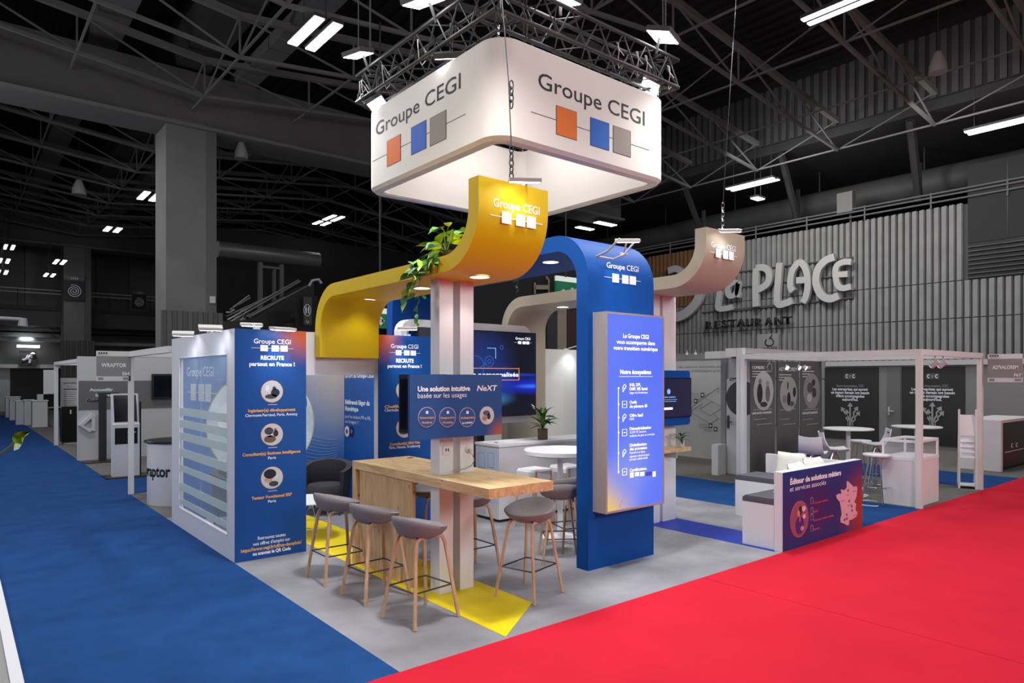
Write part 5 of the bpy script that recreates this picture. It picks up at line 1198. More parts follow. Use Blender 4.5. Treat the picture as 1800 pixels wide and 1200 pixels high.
q = onX(1352.5, 600, 25.77); m = MB(); m.tube([(25.77, q[1]+0.18*math.cos(a)*(1-0.12*math.sin(a)), q[2]+0.17*math.sin(a)-0.03*abs(math.cos(a*1))) for a in [k*PI/9+1.75 for k in range(16)]], 0.025, 5); m.tube([(25.77, q[1], q[2]+0.1), (25.77, q[1]-0.12, q[2]+0.27)], 0.022, 5); m.build('apple_outline', TEXTK, o)
lettering('La PLACE', TEXTK, o, ('X', 25.77), 1341, 1366, 613, 4, bold=0.02)
# parapet pieces above facade
o = thing('loudspeaker_box', onX(1490, 360, 25.9), 'grey box mounted on the facade top edge', 'box')
quad('box', mat('box_grey', (120, 120, 120)), o, ('X', 26.2), 1477.5, 340, 1504.5, 375, 0.0, 0.3); MB().bar(onX(1495, 374, 26.15), onX(1495, 402, 26.15), 0.04, 6).build('bracket', HGREY, o)
# ================================================================== LEFT-HAND BOOTHS
lf = thing('modular_stand', (2.36, 13.13, 0), 'white post and beams of the booth frame left of the cabin', 'booth frame')
bx('post', GW, lf, 2.32, 13.1, 0.0005, 2.40, 13.18, 2.43); bx('beam', GW, lf, 2.32, 10.4, 2.34, 2.40, 13.0995, 2.43); bx('beam', GW, lf, 2.4005, 13.1, 2.34, 6.5, 13.18, 2.43)
booth_sign(('Y', 13.12), 169, 229.3, 617, 669.5, 'WRAPTOR', 'E64', 'grey booth sign with number E64 hanging left of the white post')
lf = thing('modular_stand', (2.345, 23.9, 0), 'white post and beam of the farther booth frame by the schedule board', 'booth frame')
bx('post', GW, lf, 2.30, 23.86, 0.0005, 2.40, 23.95, 2.43); bx('beam', GW, lf, 2.30, 19.3, 2.34, 2.40, 23.8595, 2.43); bx('beam', GW, lf, 2.4005, 23.86, 2.34, 8, 23.95, 2.43); bx('name_plate', GREYP, lf, 2.04, 23.87, 1.5, 2.2995, 23.9, 2.2)
ww = thing('booth_wall', (4.5, 19.15, 0), 'white booth wall with grey band and three word lines', 'wall')
bx('wall', mat('wall_white2', (206, 206, 206), 0.6), ww, 2.31, 19.15, 0.0005, 7.8, 19.25, 2.49)
F = ('Y', 19.15)
zt = onY(160, 669, 19.15)[2]; zb = onY(160, 720, 19.15)[2]
bx('grey_band', mat('band_grey', (116, 116, 116), 0.6), ww, 2.33, 19.14, zb, 7.8, 19.1495, zt)
F = ('Y', 19.14)
lettering('Accueillir', TEXTW, ww, F, 157, 199, 687, 5, bold=0.04)
quad('word_tile', mat('tile_black', (40, 40, 40)), ww, F, 172, 690, 210, 698); lettering('Informer', TEXTW, ww, F, 168, 208, 696.5, 5, bold=0.04, off=0.006)
quad('word_tile', mat('tile_grey', (130, 130, 130)), ww, F, 151, 700, 185, 708.5); lettering('Guider', TEXTK, ww, F, 153, 183, 706.5, 5, bold=0.04, off=0.006)
m = MB(); m.tube([onY(a, b, 19.1) for a, b in ((164, 728), (142, 747), (160, 757))], 0.06, 4); m.tube([onY(a, b, 19.1) for a, b in ((164, 728), (164, 757))], 0.05, 4); m.build('arrow_emblem', WHITE, ww)
t_ = thing('wall_screen', (5.2, 19.0, 1.6), 'black television on the grey band of the white booth wall', 'screen')
a = onY(267, 657, 19.08); b = onY(312, 700, 19.08); bx('bezel', BLACK, t_, a[0], 19.05, b[2], b[0], 19.139, a[2]); bx('glass', MATS['off_screen'], t_, a[0]+0.04, 19.046, b[2]+0.05, b[0]-0.04, 19.0495, a[2]-0.05)
# dark stand sign
c = G(172, 812); o = thing('sign_stand', c, 'tall narrow dark totem on a flat base in front of the white booth wall', 'totem')
bx('blade', DARK, o, c[0]+0.02, c[1]-0.06, 0.02, c[0]+0.17, c[1]+0.06, 1.62); bx('base', DARK, o, c[0]-0.3, c[1]-0.25, 0.0005, c[0]+0.45, c[1]+0.25, 0.02)
# kiosk
c = G(222, 838); kx, ky = c[0], c[1]; o = thing('touch_kiosk', (kx, ky, 0), 'white touch-screen kiosk with black display behind the white post', 'kiosk')
m = MB(); prof = [(0.0, 0.02), (0.0, 1.05), (0.05, 1.08), (0.17, 1.66), (0.21, 1.66), (0.20, 1.08), (0.16, 1.0), (0.16, 0.02)]
m.prism([(kx-0.24, ky+a, b) for a, b in prof], (0.48, 0, 0)); m.build('body', WHITE, o)
m = MB(); m.prism([(kx-0.2, ky+a, b) for a, b in ((0.047, 1.10), (0.163, 1.63), (0.158, 1.632), (0.042, 1.103))], (0.40, 0, 0)); m.build('display', MATS['off_screen'], o)
bx('printer_panel', BLACK, o, kx-0.2, ky-0.006, 0.66, kx+0.2, ky-0.0005, 0.98); bx('ticket_slot', GREYP, o, kx+0.02, ky-0.012, 0.88, kx+0.17, ky-0.0065, 0.90)
bx('side_edge', BLACK, o, kx+0.2405, ky+0.02, 0.02, kx+0.27, ky+0.17, 1.5); bx('base_plate', BLACK, o, kx-0.38, ky-0.2, 0.0005, kx+0.42, ky+0.4, 0.0195)
# round printed counter
c = (2.83, 11.87); o = thing('round_counter', (c[0], c[1], 0), 'round white printed counter with black top at the cabin edge', 'counter')
cr = 0.47
MB().lathe((c[0], c[1], 0), [(cr*0.98, 0.0005), (cr, 0.02), (cr, 0.97), (0, 0.97)], 48).build('drum', WHITE, o, smooth=40); MB().lathe((c[0], c[1], 0), [(cr*1.08, 0.971), (cr*1.1, 0.985), (cr*1.08, 1.0), (0, 1.0)], 48).build('top', BLACK, o, smooth=40)
# curved print
cdir = math.atan2(-c[1], -c[0])
me = text_mesh('wraptor', 0.03); xs = [v.co.x for v in me.vertices]; W0 = max(xs)-min(xs)
for v in me.vertices:
    s_ = (v.co.x-min(xs))/W0*0.60-0.30; a = cdir-0.92+s_/cr-0.0; z = 0.46+v.co.y*0.24
    v.co = ((cr+0.003)*math.cos(a), (cr+0.003)*math.sin(a), z)
me.materials.clear(); me.materials.append(TEXTK); q = bpy.data.objects.new('lettering', me); COL.objects.link(q); q.parent = o
ch = thing('chair', (3.3, 13.6, 0), 'dark chair half hidden behind the round white counter', 'chair')
ch.location = (3.55, 13.9, 0); ORG[ch.name] = (3.55, 13.9, 0); x, y = 3.55, 13.9
for sx in (-.2, .2):
    for sy in (-.2, .2): MB().bar((x+sx, y+sy, 0.0005), (x+sx, y+sy, 0.62 if sy < 0 else 1.12), 0.018, 6).build('leg', BLACK, ch)
bx('seat', BLACK, ch, x-0.22, y-0.22, 0.62, x+0.22, y+0.22, 0.66); bx('backrest', BLACK, ch, x-0.22, y+0.185, 0.85, x+0.22, y+0.215, 1.12)
# schedule board and black cabinet
c = G(107, 781); o = thing('black_cabinet', (2.75, 24.3, 0), 'black cabinet under the schedule board', 'cabinet')
bx('body', BLACK, o, 2.5, 24.0, 0.06, 3.3, 24.5, 1.12); bx('base_rail', GREYP, o, 2.55, 24.02, 0.0005, 3.3, 24.45, 0.055); bx('door_handle', GREYP, o, 2.7, 23.985, 0.9, 2.74, 23.9995, 1.02); bx('hinge_bar', GREYP, o, 2.95, 23.985, 0.78, 3.2, 23.9995, 0.8)
o = thing('schedule_board', (2.75, 24.3, 1.13), 'pale schedule board with rows of text left of the white booth wall', 'sign')
F = ('Y', 24.1); quad('board', GREYP, o, F, 106, 664, 141, 717, 0, 0.04)
lettering('SANTEXPO', TEXTK, o, F, 111, 134, 674.5, 3, bold=0.02, off=0.045); quad('text_bar', TEXTK, o, F, 111, 683, 137, 684.5, 0.045); lettering('AGENDA', MATS['g150'], o, F, 117, 131, 680.5, 3, off=0.045)
for k in range(7):
    quad('text_line', MATS['g88'], o, F, 111, 688+k*3.8, 117, 689+k*3.8, 0.045); quad('text_line', MATS['g150'], o, F, 119, 688+k*3.8, 134-(k % 3)*2, 689+k*3.8, 0.045)
# row of white counters down the aisle
for i, (px_, py_, w_, pt) in enumerate(((57, 751, 0.62, 703.5), (43, 747, 0.62, 702.5), (28, 746.5, 0.85, 704), (17, 738.5, 0.9, 700), (10, 733.5, 0.95, 697))):
    c = G(px_, py_); d = c[0]*FX+c[1]*FY; ztop = CAM_H-(pt-CAM_YH)*d/CAM_F
    w2 = (21, 13, 12, 12, 20)[i]*d/CAM_F/0.95
    o = bx('display_counter', GW, None, c[0], c[1], 0.0005, c[0]+w2, c[1]+0.6, ztop-0.04); o.location = (0, 0, 0)
    ordn = ('nearest of the row', 'second from the nearest', 'third from the nearest', 'fourth from the nearest', 'farthest of the row')[i]
    tag(o, 'white counter along the blue aisle at far left, '+ordn, 'counter', 'white counters down the left aisle')
    bx('top', WHITE, o, c[0]-0.03, c[1]-0.03, ztop-0.04, c[0]+w2+0.03, c[1]+0.63, ztop)
c = G(66, 751); d = c[0]*FX+c[1]*FY
o = MB().box(c[0], c[1]+0.1, CAM_H-41.5*d/CAM_F, c[0]+0.2, c[1]+0.3, CAM_H-31*d/CAM_F).build('brochure_stand', GW); tag(o, 'small white brochure holder on the nearest white counter', 'holder')
for k in range(4):
    c = G(86+k*15, 749-k, 0); o = thing('distant_stool', (c[0], c[1], 0), 'chrome stool behind the far white counters, '+('leftmost', 'second from left', 'third from left', 'rightmost')[k], 'stool', 'chrome stools behind the far counters')
    MB().lathe((c[0], c[1], 0), [(0.18, 0.74), (0.19, 0.77), (0, 0.78)], 12).build('seat', GREYP, o); MB().lathe((c[0], c[1], 0), [(0.2, 0.0005), (0.03, 0.04), (0.03, 0.74)], 12).build('column', CHROME, o)

# ================================================================== HALL STRUCTURE
def qb(nm, m_, par, l, t_, r_, b_, Y, dp=0.2):
    a = onY(l, t_, Y); b2 = onY(r_, b_, Y); pm = (l+r_)/2; z1 = onY(pm, t_, Y)[2]; z0 = onY(pm, b_, Y)[2]
    return MB().box(a[0], Y, z0, b2[0], Y+dp, z1).build(nm, m_, par)
wb = MB().box(-20, 52, 0, 60, 52.3, 14).build('wall_back', mat('hall_back_wall', (86, 86, 86), 0.8), origin=(0, 52, 0)); wb['kind'] = 'structure'
for k in range(22):
    x = -6+k*1.9; bx('wall_panel', mat('hall_panel_%d' % (k % 3), (136+12*(k % 3),)*3, 0.8), wb, x, 51.9, 6.0, x+1.86, 51.995, 11.5)
wl_ = MB().box(-6.3, -6, 0, -6, 52, 14).build('wall_left', HDARK, origin=(-6, 0, 0)); wl_['kind'] = 'structure'
wf = MB().box(-6, -6.3, 0, 60, -6, 14).build('wall_front', HDARK, origin=(0, -6, 0)); wf['kind'] = 'structure'
# mezzanine
mz = thing('mezzanine', (6, 47, 4.8), 'long grey concrete mezzanine with railing across the far left end of the hall', 'balcony')
bx('slab', mat('mezz_concrete', (84, 84, 84), 0.8), mz, -6, 46.5, 4.85, 22, 52, 5.85); bx('slab_edge', HDARK, mz, -6, 46.4, 5.75, 22, 46.495, 5.98)
bx('under_wall', mat('mezz_wall', (128, 128, 128), 0.8), mz, -6, 49.0, 2.7, 22, 49.3, 4.84)
bx('sill', GREYP, mz, -6, 48.7, 2.5, 22, 48.9995, 2.72)
bx('dark_front', mat('mezz_dark', (30, 30, 30), 0.5), mz, 2.6, 49.0, 0.0, 22, 49.2, 2.49); bx('pale_front', GREYP, mz, -6, 49.0, 0.0, 2.59, 49.2, 2.49)
bx('door', mat('door_pale', (170, 170, 170)), mz, 0.4, 48.95, 0.0, 2.1, 48.9995, 2.3)
m = MB()
for z in (6.7, 6.9): m.bar((-6, 46.5, z), (22, 46.5, z), 0.03, 5)
m.build('handrail', GREYP, mz)
for k in range(13): MB().bar((-6+k*2.2, 46.5, 5.9), (-6+k*2.2, 46.5, 6.9), 0.03, 5).build('rail_post', HDARK, mz)
rs_ = thing('pictogram_sign', onY(49, 630, 48.6), 'dark square sign with a white running figure on the far wall', 'sign')
F = ('Y', 48.6); quad('board', mat('picto_grey', (72, 72, 72)), rs_, F, 34.5, 616, 64, 642.5, 0, 0.1)
m = MB(); m.tube([onY(a, b, 48.48) for a, b in ((50, 624), (46, 631), (40, 633))], 0.07, 5); m.tube([onY(a, b, 48.48) for a, b in ((54, 624), (49, 629), (53, 633), (52, 638))], 0.08, 5); m.tube([onY(a, b, 48.48) for a, b in ((57, 624), (54, 629), (57, 628))], 0.05, 5); q = onY(58, 622, 48.48); m.lathe((q[0], q[1], q[2]-0.1), [(0.05, 0), (0.14, 0.1), (0.05, 0.2)], 10); m.build('figure', TEXTW, rs_)
MB().box(*[v for v in (onY(29, 609, 48.6)[0], 48.3, onY(29, 609, 48.6)[2]-0.05, onY(69, 609, 48.6)[0], 48.4, onY(69, 609, 48.6)[2]+0.06)]).build('wall_lamp', LEDC); bpy.data.objects['wall_lamp']; tag(bpy.data.objects['wall_lamp'], 'long bright strip lamp above the running figure sign', 'lamp')
spot((3.3, 47.9, 4.3), (3.3, 49, 3.2), 60, 140)
dp_ = thing('air_duct', (0, 48, 4.2), 'pale horizontal air duct under the mezzanine', 'duct')
MB().tube([(-5.9, 48.2, 4.15), (5.1, 48.2, 4.15)], 0.14, 12).build('pipe', GREYP, dp_); MB().tube([(3.6, 47.9, 4.8), (4.3, 48.0, 4.8), (5.0, 48.0, 4.3), (5.3, 48, 3.7)], 0.10, 10).build('pipe', GREYP, dp_); MB().tube([(-5.9, 47.6, 4.55), (22, 47.6, 4.55)], 0.05, 6).build('pipe', BLACK, dp_); MB().tube([(6.3, 48.2, 4.0), (22, 48.2, 4.0)], 0.12, 10).build('pipe', GREYP, dp_)
# columns
def column(x0, y0, x1, fl, dpth, top, clad, label, grp='hall columns'):
    o = thing('hall_column', (x0, y0, 0), label, 'column', grp)
    bx('shaft', mat('column_paint', (112, 112, 112), 0.8, noise=0.08, nscale=1.2), o, x0, y0, 0, x1, y0+dpth, top)
    bx('flange', mat('column_flange', (96, 96, 96), 0.8), o, x1+0.0005, y0-0.03, 0, fl, y0+dpth, top)
    n_ = 12; cw = (fl-x0+0.3)/n_
    for k in range(n_): bx('cladding_board', mat('clad_board_%d' % (k % 2), (88+8*(k % 2),)*3, 0.85), o, x0-0.15+k*cw, y0-0.16, 0, x0-0.15+(k+1)*cw-0.012, y0-0.032-0.01*(k % 2), clad)
    return o
c1 = column(4.69, 21.2, 5.76, 6.05, 1.3, 9.4, 3.88, 'large grey hall column rising behind the cabin')
c2 = column(4.755, 44.8, 5.72, 6.05, 1.3, 9.4, 4.0, 'farther grey hall column with spiral sign 1114')
bx('small_box', GREYP, c1, 5.86, 21.1, onY(366, 526, 21.1)[2]-0.1, 6.0, 21.1695, onY(366, 526, 21.1)[2]+0.1)
def spiral_sign(l, t_, r_, b_, Y, num, label, w_=0.022):
    o = thing('wayfinding_sign', onY((l+r_)/2, b_, Y), label, 'sign'); F = ('Y', Y); hh = b_-t_
    quad('board', mat('way_dark', (48, 48, 48)), o, F, l, t_+hh*0.2, r_, b_, 0, 0.03); quad('header_band', mat('way_mid', (104, 104, 104)), o, F, l, t_, r_, t_+hh*0.2, 0, 0.04)
    lettering(num, TEXTW, o, F, l+(r_-l)*0.35, l+(r_-l)*0.68, t_+hh*0.16, hh*0.09, bold=0.02, off=0.045)
    c_ = onY((l+r_)/2, (t_+b_)/2+hh*0.13, Y-0.05); R0 = (onY(r_, 600, Y)[0]-onY(l, 600, Y)[0])*0.36; m_ = MB()
    m_.tube([(c_[0]+R0*k/72*math.cos(k*PI/11), Y-0.05, c_[2]+R0*k/72*math.sin(k*PI/11)*1.0) for k in range(8, 74)], w_, 4); m_.build('spiral', TEXTW, o)
spiral_sign(112, 484, 148.5, 528, 44.7, '1114', 'spiral wayfinding sign numbered 1114 on the farther column')
spiral_sign(232, 511, 256.5, 543, 46.42, '1112', 'smaller dim spiral sign hanging at the mezzanine railing', 0.02)
# ceiling
ce = MB().box(-20, -6, 13.2, 60, 60, 13.5).build('ceiling', HDECK, origin=(0, 0, 13.2)); ce['kind'] = 'structure'
m = MB()
for k in range(150):
    x = -19+k*0.5; m.box(x, -6, 13.12, x+0.2, 60, 13.199)
o = m.build('deck_ribs', HDECK, ce); o['kind'] = 'stuff'
TRM = mat('truss_grey', (112, 112, 112), 0.7)
def zc_(x):
    v = (x-5.4) % 18.0; v = min(v, 18-v); return 9.75+0.11*v
xs_ = [-12.6+3.0*k for k in range(13)]
m = MB()
for i in range(len(xs_)-1):
    a, b = xs_[i], xs_[i+1]; A = (a, 0, zc_(a)); B = (b, 0, zc_(b)); A2 = (a, 0, zc_(a)+1.0); B2 = (b, 0, zc_(b)+1.0)
    m.bar(A, B, 0.06, 4); m.tube([A2, B2], 0.11, 4); m.bar(A2, (a, 0, A[2]), 0.03, 4); m.bar(A2, B, 0.03, 4)
tm = None
for k, y in enumerate([-1.0+3.0*j for j in range(17)]):
    if tm is None: o = m.build('roof_truss', TRM, ce); tm = o.data; base = o.location.copy()
    else: o = bpy.data.objects.new('roof_truss', tm); COL.objects.link(o); o.parent = ce
    o.location = (0, y, 0)
m = MB()
for x in xs_: m.bar((x, -5, zc_(x)+0.02), (x, 50, zc_(x)+0.02), 0.035, 4)
for x in xs_[::2]:
    for j in range(16): m.bar((x, -1+3*j, zc_(x)+1.0), (x, 2+3*j, zc_(x)), 0.025, 4)
o = m.build('bracing_rods', TRM, ce); o['kind'] = 'stuff'
for y in (21.3, 44.9): bx('girder', mat('girder_grey', (98, 98, 98), 0.8, noise=0.1, nscale=1), ce, -20, y, 9.3, 24, y+0.9, 10.9); bx('girder_flange', TRM, ce, -20, y-0.25, 9.2, 24, y+1.1, 9.2995)
bx('girder', HDARK, ce, 5.0, -6, 11.0, 5.9, 52, 12.4)
dk_ = mat('duct_grey', (104, 104, 104), 0.75, noise=0.08, nscale=3)
for (pxa, pya, pxb, pyb, z, w_) in ((215, 0, 62, 340, 11.3, 0.75), (560, 0, 385, 212, 10.9, 0.6)):
    a = G(pxa, pya, z); b = G(pxb, pyb, z); x = (a[0]+b[0])/2
    o = thing('ceiling_duct', (x, 10, z), 'flat pale ventilation duct under the roof at the upper left' if w_ > 0.7 else 'narrower pale duct leading to the large hall column', 'duct')
    for k in range(12): bx('duct_section', dk_, o, x-w_/2, -4+k*4.5, z, x+w_/2, -4+k*4.5+4.46, z+0.35)
# clerestory at the right
cl = MB().box(24.6, -6, 11.0, 24.8, 52, 13.2).build('wall_clerestory', mat('cler_back', (60, 60, 60), 0.8), origin=(24.6, 0, 11)); cl.name = 'trim_1'; cl['kind'] = 'structure'
csm = MB().box(0, 0, 0, 0.06, 0.18, 2.15); cme = bpy.data.meshes.new('corrugation'); cme.from_pydata(csm.v, [], csm.f); cme.materials.append(mat('corrugated_grey', (84, 84, 84), 0.7))
for k in range(90): o = bpy.data.objects.new('corrugation', cme); COL.objects.link(o); o.parent = cl; o.location = (-0.07, 1.0+k*0.32, 0.02)
ls = MB().box(24.5, -6, 10.6, 40, 52, 10.95).build('trim_2', HDARK, origin=(30, 0, 10.6)); ls['kind'] = 'structure'
bw = MB().box(33, -6, 0, 33.3, 52, 10.6).build('wall_far_right', mat('far_right_wall', (44, 44, 44), 0.9), origin=(33, 0, 0)); bw.name = 'wall_rear'; bw['kind'] = 'structure'
o = thing('air_duct', (27.5, 10, 8.9), 'big round dark air duct above the restaurant facade', 'duct')
MB().tube([(28.2, -4, 9.2), (28.2, 28, 9.2)], 0.55, 16).build('pipe', mat('duct_dark', (80, 80, 80), 0.6), o, smooth=40)
for k in range(8): MB().bar((28.2, -2+k*4, 9.7), (28.2, -2+k*4, 10.6), 0.03, 5).build('hanger', HDARK, o)
o = thing('cable_tray', (26.2, 10, 7.95), 'pair of dark rails along the top of the restaurant facade', 'rail')
m = MB()
for dz in (0, 0.18, 0.3): m.bar((25.95, -6, 7.95+dz), (25.95, 26, 7.95+dz), 0.03, 5)
m.build('rails', TRM, o)
for k in range(12): MB().bar((25.97, -2+k*2.2, 7.76), (25.97, -2+k*2.2, 8.3), 0.03, 5).build('rail_bracket', TRM, o)
for y0 in (9, 13.5, 18): 
    o = thing('roof_brace', (25.5, y0, 10), 'dark diagonal steel brace above the restaurant facade, '+{9: 'rightmost', 13.5: 'middle one', 18: 'leftmost'}[y0], 'brace', 'dark diagonal braces above the facade'); MB().tube([(24.2, y0, 10.4), (26.6, y0+0.6, 8.3)], 0.14, 6).build('strut', HDARK, o); MB().tube([(26.6, y0+0.6, 8.3), (26.6, y0+0.6, 9.6)], 0.1, 6).build('stub', HDARK, o)

# lamps of the hall
def tube_lamp(px, py, z, ax, L, label, n=2, gap=0.42, w_=0.2, blocks=1):
    while G(px, py, z)[1] > 43 or G(px, py, z)[0] > 24: z -= 0.25
    c = Vector(G(px, py, z)); o = thing('tube_light', c, label, 'ceiling light')
    u = Vector((0, 1, 0)) if ax == 'y' else Vector((1, 0, 0)); v = Vector((1, 0, 0)) if ax == 'y' else Vector((0, 1, 0))
    for i in range(n):
        for j in range(blocks):
            lo = -L/2+j*(L/blocks)+(0.14*L if j else 0); hi = -L/2+(j+1)*(L/blocks)
            p0 = c+u*lo+v*(gap*(i-(n-1)/2)-w_/2); p1 = c+u*hi+v*(gap*(i-(n-1)/2)+w_/2)
            bx('tube', LEDC, o, p0.x, p0.y, z, p1.x, p1.y, z+0.03); bx('reflector', HDARK, o, p0.x-0.02, p0.y-0.02, z+0.031, p1.x+0.02, p1.y+0.02, z+0.1)
    for s_ in (-0.4, 0.4): MB().bar(c+u*L*s_+Vector((0, 0, 0.1)), c+u*L*s_+Vector((0, 0, 2.2)), 0.012, 4).build('suspension', HDARK, o)
for (px, py, z, ax, L, n, g, w_, bl, lab) in (
    (553, 62, 9.6, 'y', 1.5, 2, 0.42, 0.22, 1, 'bright twin tube light at the upper left of the sign'),
    (263, 346, 9.0, 'y', 1.4, 2, 0.42, 0.22, 1, 'twin tube light just left of the large column'),
    (577, 388, 9.6, 'y', 2.4, 2, 0.42, 0.2, 2, 'four-part light panel above the yellow canopy far back'),
    (470, 434, 9.0, 'y', 2.6, 2, 0.5, 0.22, 2, 'four-part light panel above the escalator'),
    (198, 404, 9.0, 'y', 1.2, 2, 0.42, 0.22, 1, 'small twin light beside the farther column top'),
    (16, 435, 9.0, 'y', 1.5, 2, 0.3, 0.13, 1, 'highest twin light at the far left edge'), (7, 459, 8.4, 'y', 1.5, 2, 0.3, 0.13, 1, 'middle twin light at the far left edge'), (4, 479, 7.7, 'y', 1.5, 2, 0.3, 0.13, 1, 'lowest twin light at the far left edge'),
    (87, 484, 9.0, 'y', 1.3, 2, 0.3, 0.13, 1, 'tiny twin light left of the spiral sign'), (105, 461, 9.0, 'y', 1.6, 2, 0.32, 0.16, 2, 'cluster light left of the farther column'),
    (1495, 8, 9.6, 'y', 1.9, 2, 0.26, 0.13, 1, 'twin tube light cut by the top edge at upper right'),
    (1322, 325, 9.4, 'y', 2.0, 2, 0.35, 0.16, 1, 'twin tube light above the restaurant facade'), (1768, 219, 9.4, 'y', 2.0, 2, 0.3, 0.14, 1, 'twin tube light at the right edge above the facade'),
    (1028, 402, 9.0, 'x', 1.0, 1, 0.4, 0.3, 1, 'tiny lamp just above the blue arch, left one'), (1064, 394, 9.0, 'x', 1.2, 1, 0.4, 0.35, 1, 'tiny lamp just above the blue arch, right one'),
    (1332, 350, 9.0, 'x', 0.5, 1, 0.4, 0.3, 1, 'tiny round lamp below the facade tube light')):
    tube_lamp(px, py, z, ax, L, lab, n, g, w_, bl)
for (px, py, z, s, lab) in ((424, 262, 9.0, 0.2, 'grey bell lamp right of the large column'), (1649, 106, 9.6, 0.2, 'pale bell lamp hanging at the upper right'), (139, 328, 9.0, 0.24, 'grey bell lamp left of the large column')):
    c = G(px, py, z); o = thing('bell_lamp', c, lab, 'lamp'); MB().lathe(c, [(s, -0.3), (s*0.95, -0.1), (s*0.4, s), (0.0, s*1.05)], 20).build('shade', mat('bell_grey', (150, 150, 150), 0.5), o, smooth=50); MB().bar(Vector(c)+Vector((0, 0, s)), Vector(c)+Vector((0, 0, 3)), 0.012, 4).build('suspension', HDARK, o)
o = thing('projector_arm', onY(30, 562, 40), 'white horizontal arm with a lamp head at the far left edge', 'lamp')
m = MB(); m.tube([onY(-10, 558.5, 40), onY(38, 561, 40)], 0.09, 8); m.build('arm', WHITE, o); m = MB(); m.tube([onY(41, 559, 40), onY(40, 573, 40)], [0.16, 0.22], 10); m.build('lamp_head', WHITE, o)

# ================================================================== MIDDLE BACKGROUND
bn = thing('dark_banner', (14, 15, 0), 'huge black booth wall with pale sideways serif letters', 'banner')
ax0 = onY(833, 500, 15)[0]
bx('wall', mat('banner_black', (28, 28, 30), 0.8), bn, 10.0, 15.0, 0, onY(1034, 500, 15)[0], 15.2, 5.6)
GL = mat('banner_letter', (150, 140, 116), 0.5)
def side_letter(kind, l, r_, t_, b_):
    m_ = MB(); P = lambda u, v: onY(l+(r_-l)*u, t_+(b_-t_)*v, 14.95)
    for a, b, rr in kind: m_.tube([P(*a), P(*b)], rr, 4)
    m_.build('letter', GL, bn)
side_letter((((0.0, 0.5), (1, 0.0), 0.04), ((0.0, 0.5), (1, 1), 0.085), ((0.62, 0.2), (0.62, 0.8), 0.035), ((1, -0.08), (1, 0.18), 0.03), ((1, 0.85), (1, 1.1), 0.03)), 946, 964.5, 570, 607)
side_letter((((0.0, 1.0), (0.7, 0.95), 0.08), ((0.7, 0.95), (1, 0.5), 0.06), ((1, 0.5), (1, 0.0), 0.05)), 946, 964.5, 547, 564)
side_letter((((0.0, 0.5), (0.95, 0.5), 0.09), ((1, 0), (1, 1.1), 0.03), ((0, 0.2), (0, 0.9), 0.03), ((0.95, 0), (0.8, -0.2), 0.03)), 940, 964.5, 491, 519)
side_letter((((0.0, 0.5), (1, 0.5), 0.05),), 960, 962, 484, 493)
o = thing('taupe_pillar', onY(975, 640, 14.5), 'grey and maroon standing panels behind the cream canopy', 'panel')
for l, r_, c_ in ((962, 979, (52, 50, 50)), (980, 996, (140, 132, 116)), (997, 1014, (60, 34, 40))):
    a = onY(l, 540, 14.6); b = onY(r_, 640, 14.6); bx('panel', mat('pan_%d' % c_[0], c_), o, a[0], 14.6, 0, b[0], 14.8, 4.0)
def exit_sign(l, t_, r_, b_, Y, kind, label):
    o = thing('exit_sign', onY((l+r_)/2, b_, Y), label, 'sign'); F = ('Y', Y); hh = b_-t_
    quad('board', mat('exit_green', (20, 92, 58), 0.5, emit=0.5), o, F, l, t_+hh*0.28, r_, b_, 0, 0.08); quad('lamp_strip', mat('exit_strip', (200, 205, 200), emit=0.7), o, F, l, t_, r_, t_+hh*0.27, 0, 0.08)
    m_ = MB(); P = lambda u, v: onY(l+(r_-l)*u, t_+hh*v, Y-0.10)
    if kind == 'arrow': m_.tube([P(0.05, 0.62), P(0.75, 0.62)], 0.045, 4); m_.tube([P(0.45, 0.45), P(0.75, 0.62), P(0.45, 0.8)], 0.045, 4)
    else:
        m_.tube([P(0.05, 1.1), P(0.25, 0.85), P(0.30, 1.0)], 0.05, 4); m_.tube([P(0.25, 0.85), P(0.42, 0.72)], 0.04, 4); m_.tube([P(0.7, 0.8), P(0.95, 0.85)], 0.06, 4); m_.tube([P(0.74, 0.68), P(0.79, 0.70)], 0.06, 6)
    m_.build('pictogram', TEXTW, o); MB().bar(P(0.5, 0), Vector(P(0.5, 0))+Vector((0, 0, 6.5)), 0.02, 4).build('suspension', HDARK, o)
exit_sign(658, 542, 678, 577, 14, 'arrow', 'green exit sign with arrow in the gap beside the yellow canopy leg')
exit_sign(975, 487, 1014, 519, 14, 'man', 'green exit sign with running man above the cream canopy')
# escalator and the dark wall beside it
es = thing('escalator', onY(470, 560, 24), 'dark escalator with shiny handrails rising behind the cabin', 'escalator')
def P24(a, b, Y=24): return Vector(onY(a, b, Y))
m = MB(); m.prism([P24(440, 562), P24(552, 497), P24(552, 536), P24(478, 580), P24(360, 580), P24(388, 565)], (0, 1.6, 0)); m.build('truss_body', mat('escalator_black', (34, 34, 36), 0.35), es); q = P24(470, 590); bx('support_pier', HDARK, es, q.x, 24.1, 0, q.x+1.0, 25.4, q.z+0.5)
RA = mat('rail_steel', (170, 170, 170), 0.3, 0.7)
for k, (a, b, c_, d_, Y) in enumerate(((400, 562, 525, 492, 24.0), (404, 566, 528, 494, 24.4), (440, 556, 545, 500, 24.0), (446, 559, 550, 501, 24.2), (410, 540, 438, 519, 25.2), (404, 544, 440, 523, 25.6), (398, 556, 470, 522, 24.8), (415, 565, 500, 522, 24.9))):
    MB().tube([P24(a, b, Y), P24(c_, d_, Y)], 0.035, 5).build('handrail', RA, es)
MB().tube([P24(543, 503, 24), P24(549, 493, 24), P24(560, 491, 24), P24(565, 498, 24)], 0.05, 6).build('rail_end', GREYP, es)
m = MB(); rnd = random.Random(2)
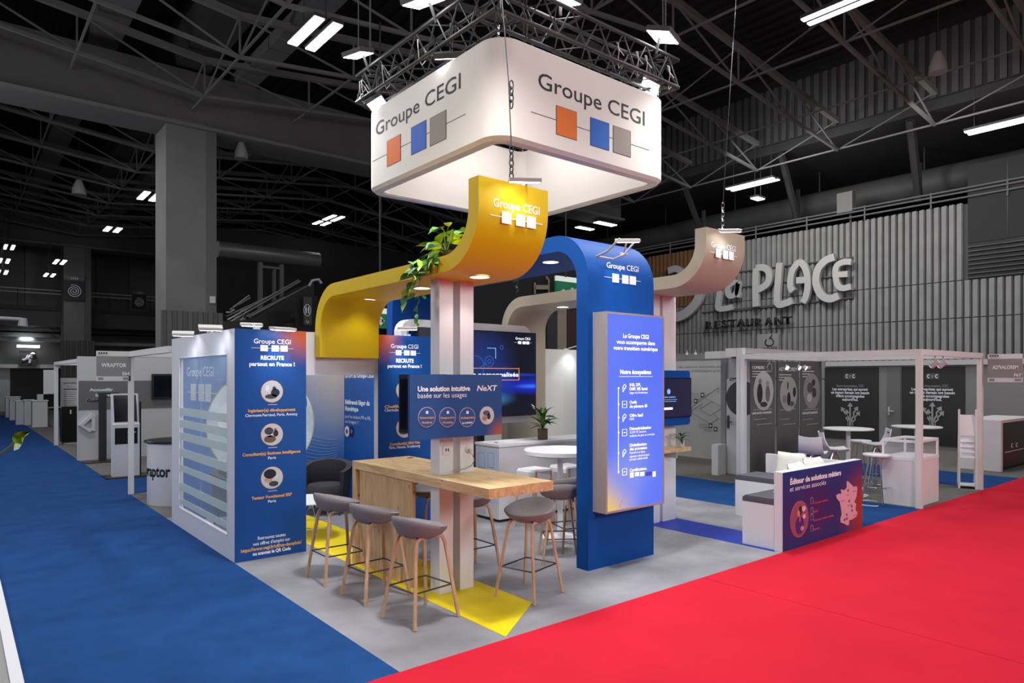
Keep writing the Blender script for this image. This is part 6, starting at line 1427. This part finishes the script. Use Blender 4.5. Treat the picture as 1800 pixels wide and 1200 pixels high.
for k in range(14): a = rnd.uniform(396, 430); m.bar(P24(a, rnd.uniform(548, 566), 24.6), P24(a+rnd.uniform(4, 16), rnd.uniform(540, 566), 24.6), 0.03, 4)
m.build('comb_details', RA, es)
o = thing('toilet_sign', onY(540, 560, 22), 'narrow dark toilet sign with two white figures near the yellow canopy', 'sign')
F = ('Y', 22); bx('support_wall', mat('dark_backing2', (34, 34, 34)), o, onY(527, 600, 22)[0], 22.41, 0.0, onY(566, 600, 22)[0], 22.6, 3.2); quad('board', mat('toilet_board', (76, 76, 76)), o, F, 533.5, 522, 547, 571, 0, 0.06); quad('backing_wall', mat('dark_backing', (30, 30, 30)), o, F, 527, 517, 566, 600, -0.4, 0.1)
m = MB(); q = onY(540.2, 545, 21.9); m.tube([(q[0]+0.12*math.cos(k*PI/10), 21.9, q[2]+0.19*math.sin(k*PI/10)) for k in range(20)], 0.012, 4, closed=True)
for dx in (-0.045, 0.045): m.tube([(q[0]+dx, 21.9, q[2]-0.11), (q[0]+dx, 21.9, q[2]+0.07)], [0.018, 0.03], 6); m.tube([(q[0]+dx, 21.9, q[2]+0.085), (q[0]+dx, 21.9, q[2]+0.12)], 0.02, 6)
m.tube([onY(538, 563, 21.9), onY(541, 568, 21.9), onY(543, 564, 21.9)], 0.012, 4); m.build('figures', TEXTW, o)
el = thing('lift_shaft', onY(478, 520, 30), 'grey steel lift shaft frame behind the escalator', 'frame')
for l, t_, r_, b_ in ((456, 455, 462, 742), (493, 458, 499, 742), (462, 468, 493, 472), (482, 472, 485, 742)): qb('bar', TRM, el, l, t_, r_, b_, 30, 0.25)
# dark neighbouring blocks that close the view
o = bx('dark_block', mat('block_dark', (40, 40, 40), 0.85), None, 7.6, 34, 0, 32.9, 34.3, 9.1); o.location = (0, 0, 0); tag(o, 'dark hall partition wall far behind the stand', 'wall')
o = thing('air_duct', (9, 28, 7.2), 'shiny round duct running below the roof right of the large column', 'duct')
MB().tube([P24(382, 438, 30), P24(560, 458, 30)], 0.35, 14).build('pipe', mat('duct_shiny', (120, 120, 120), 0.4, 0.5), o, smooth=40)
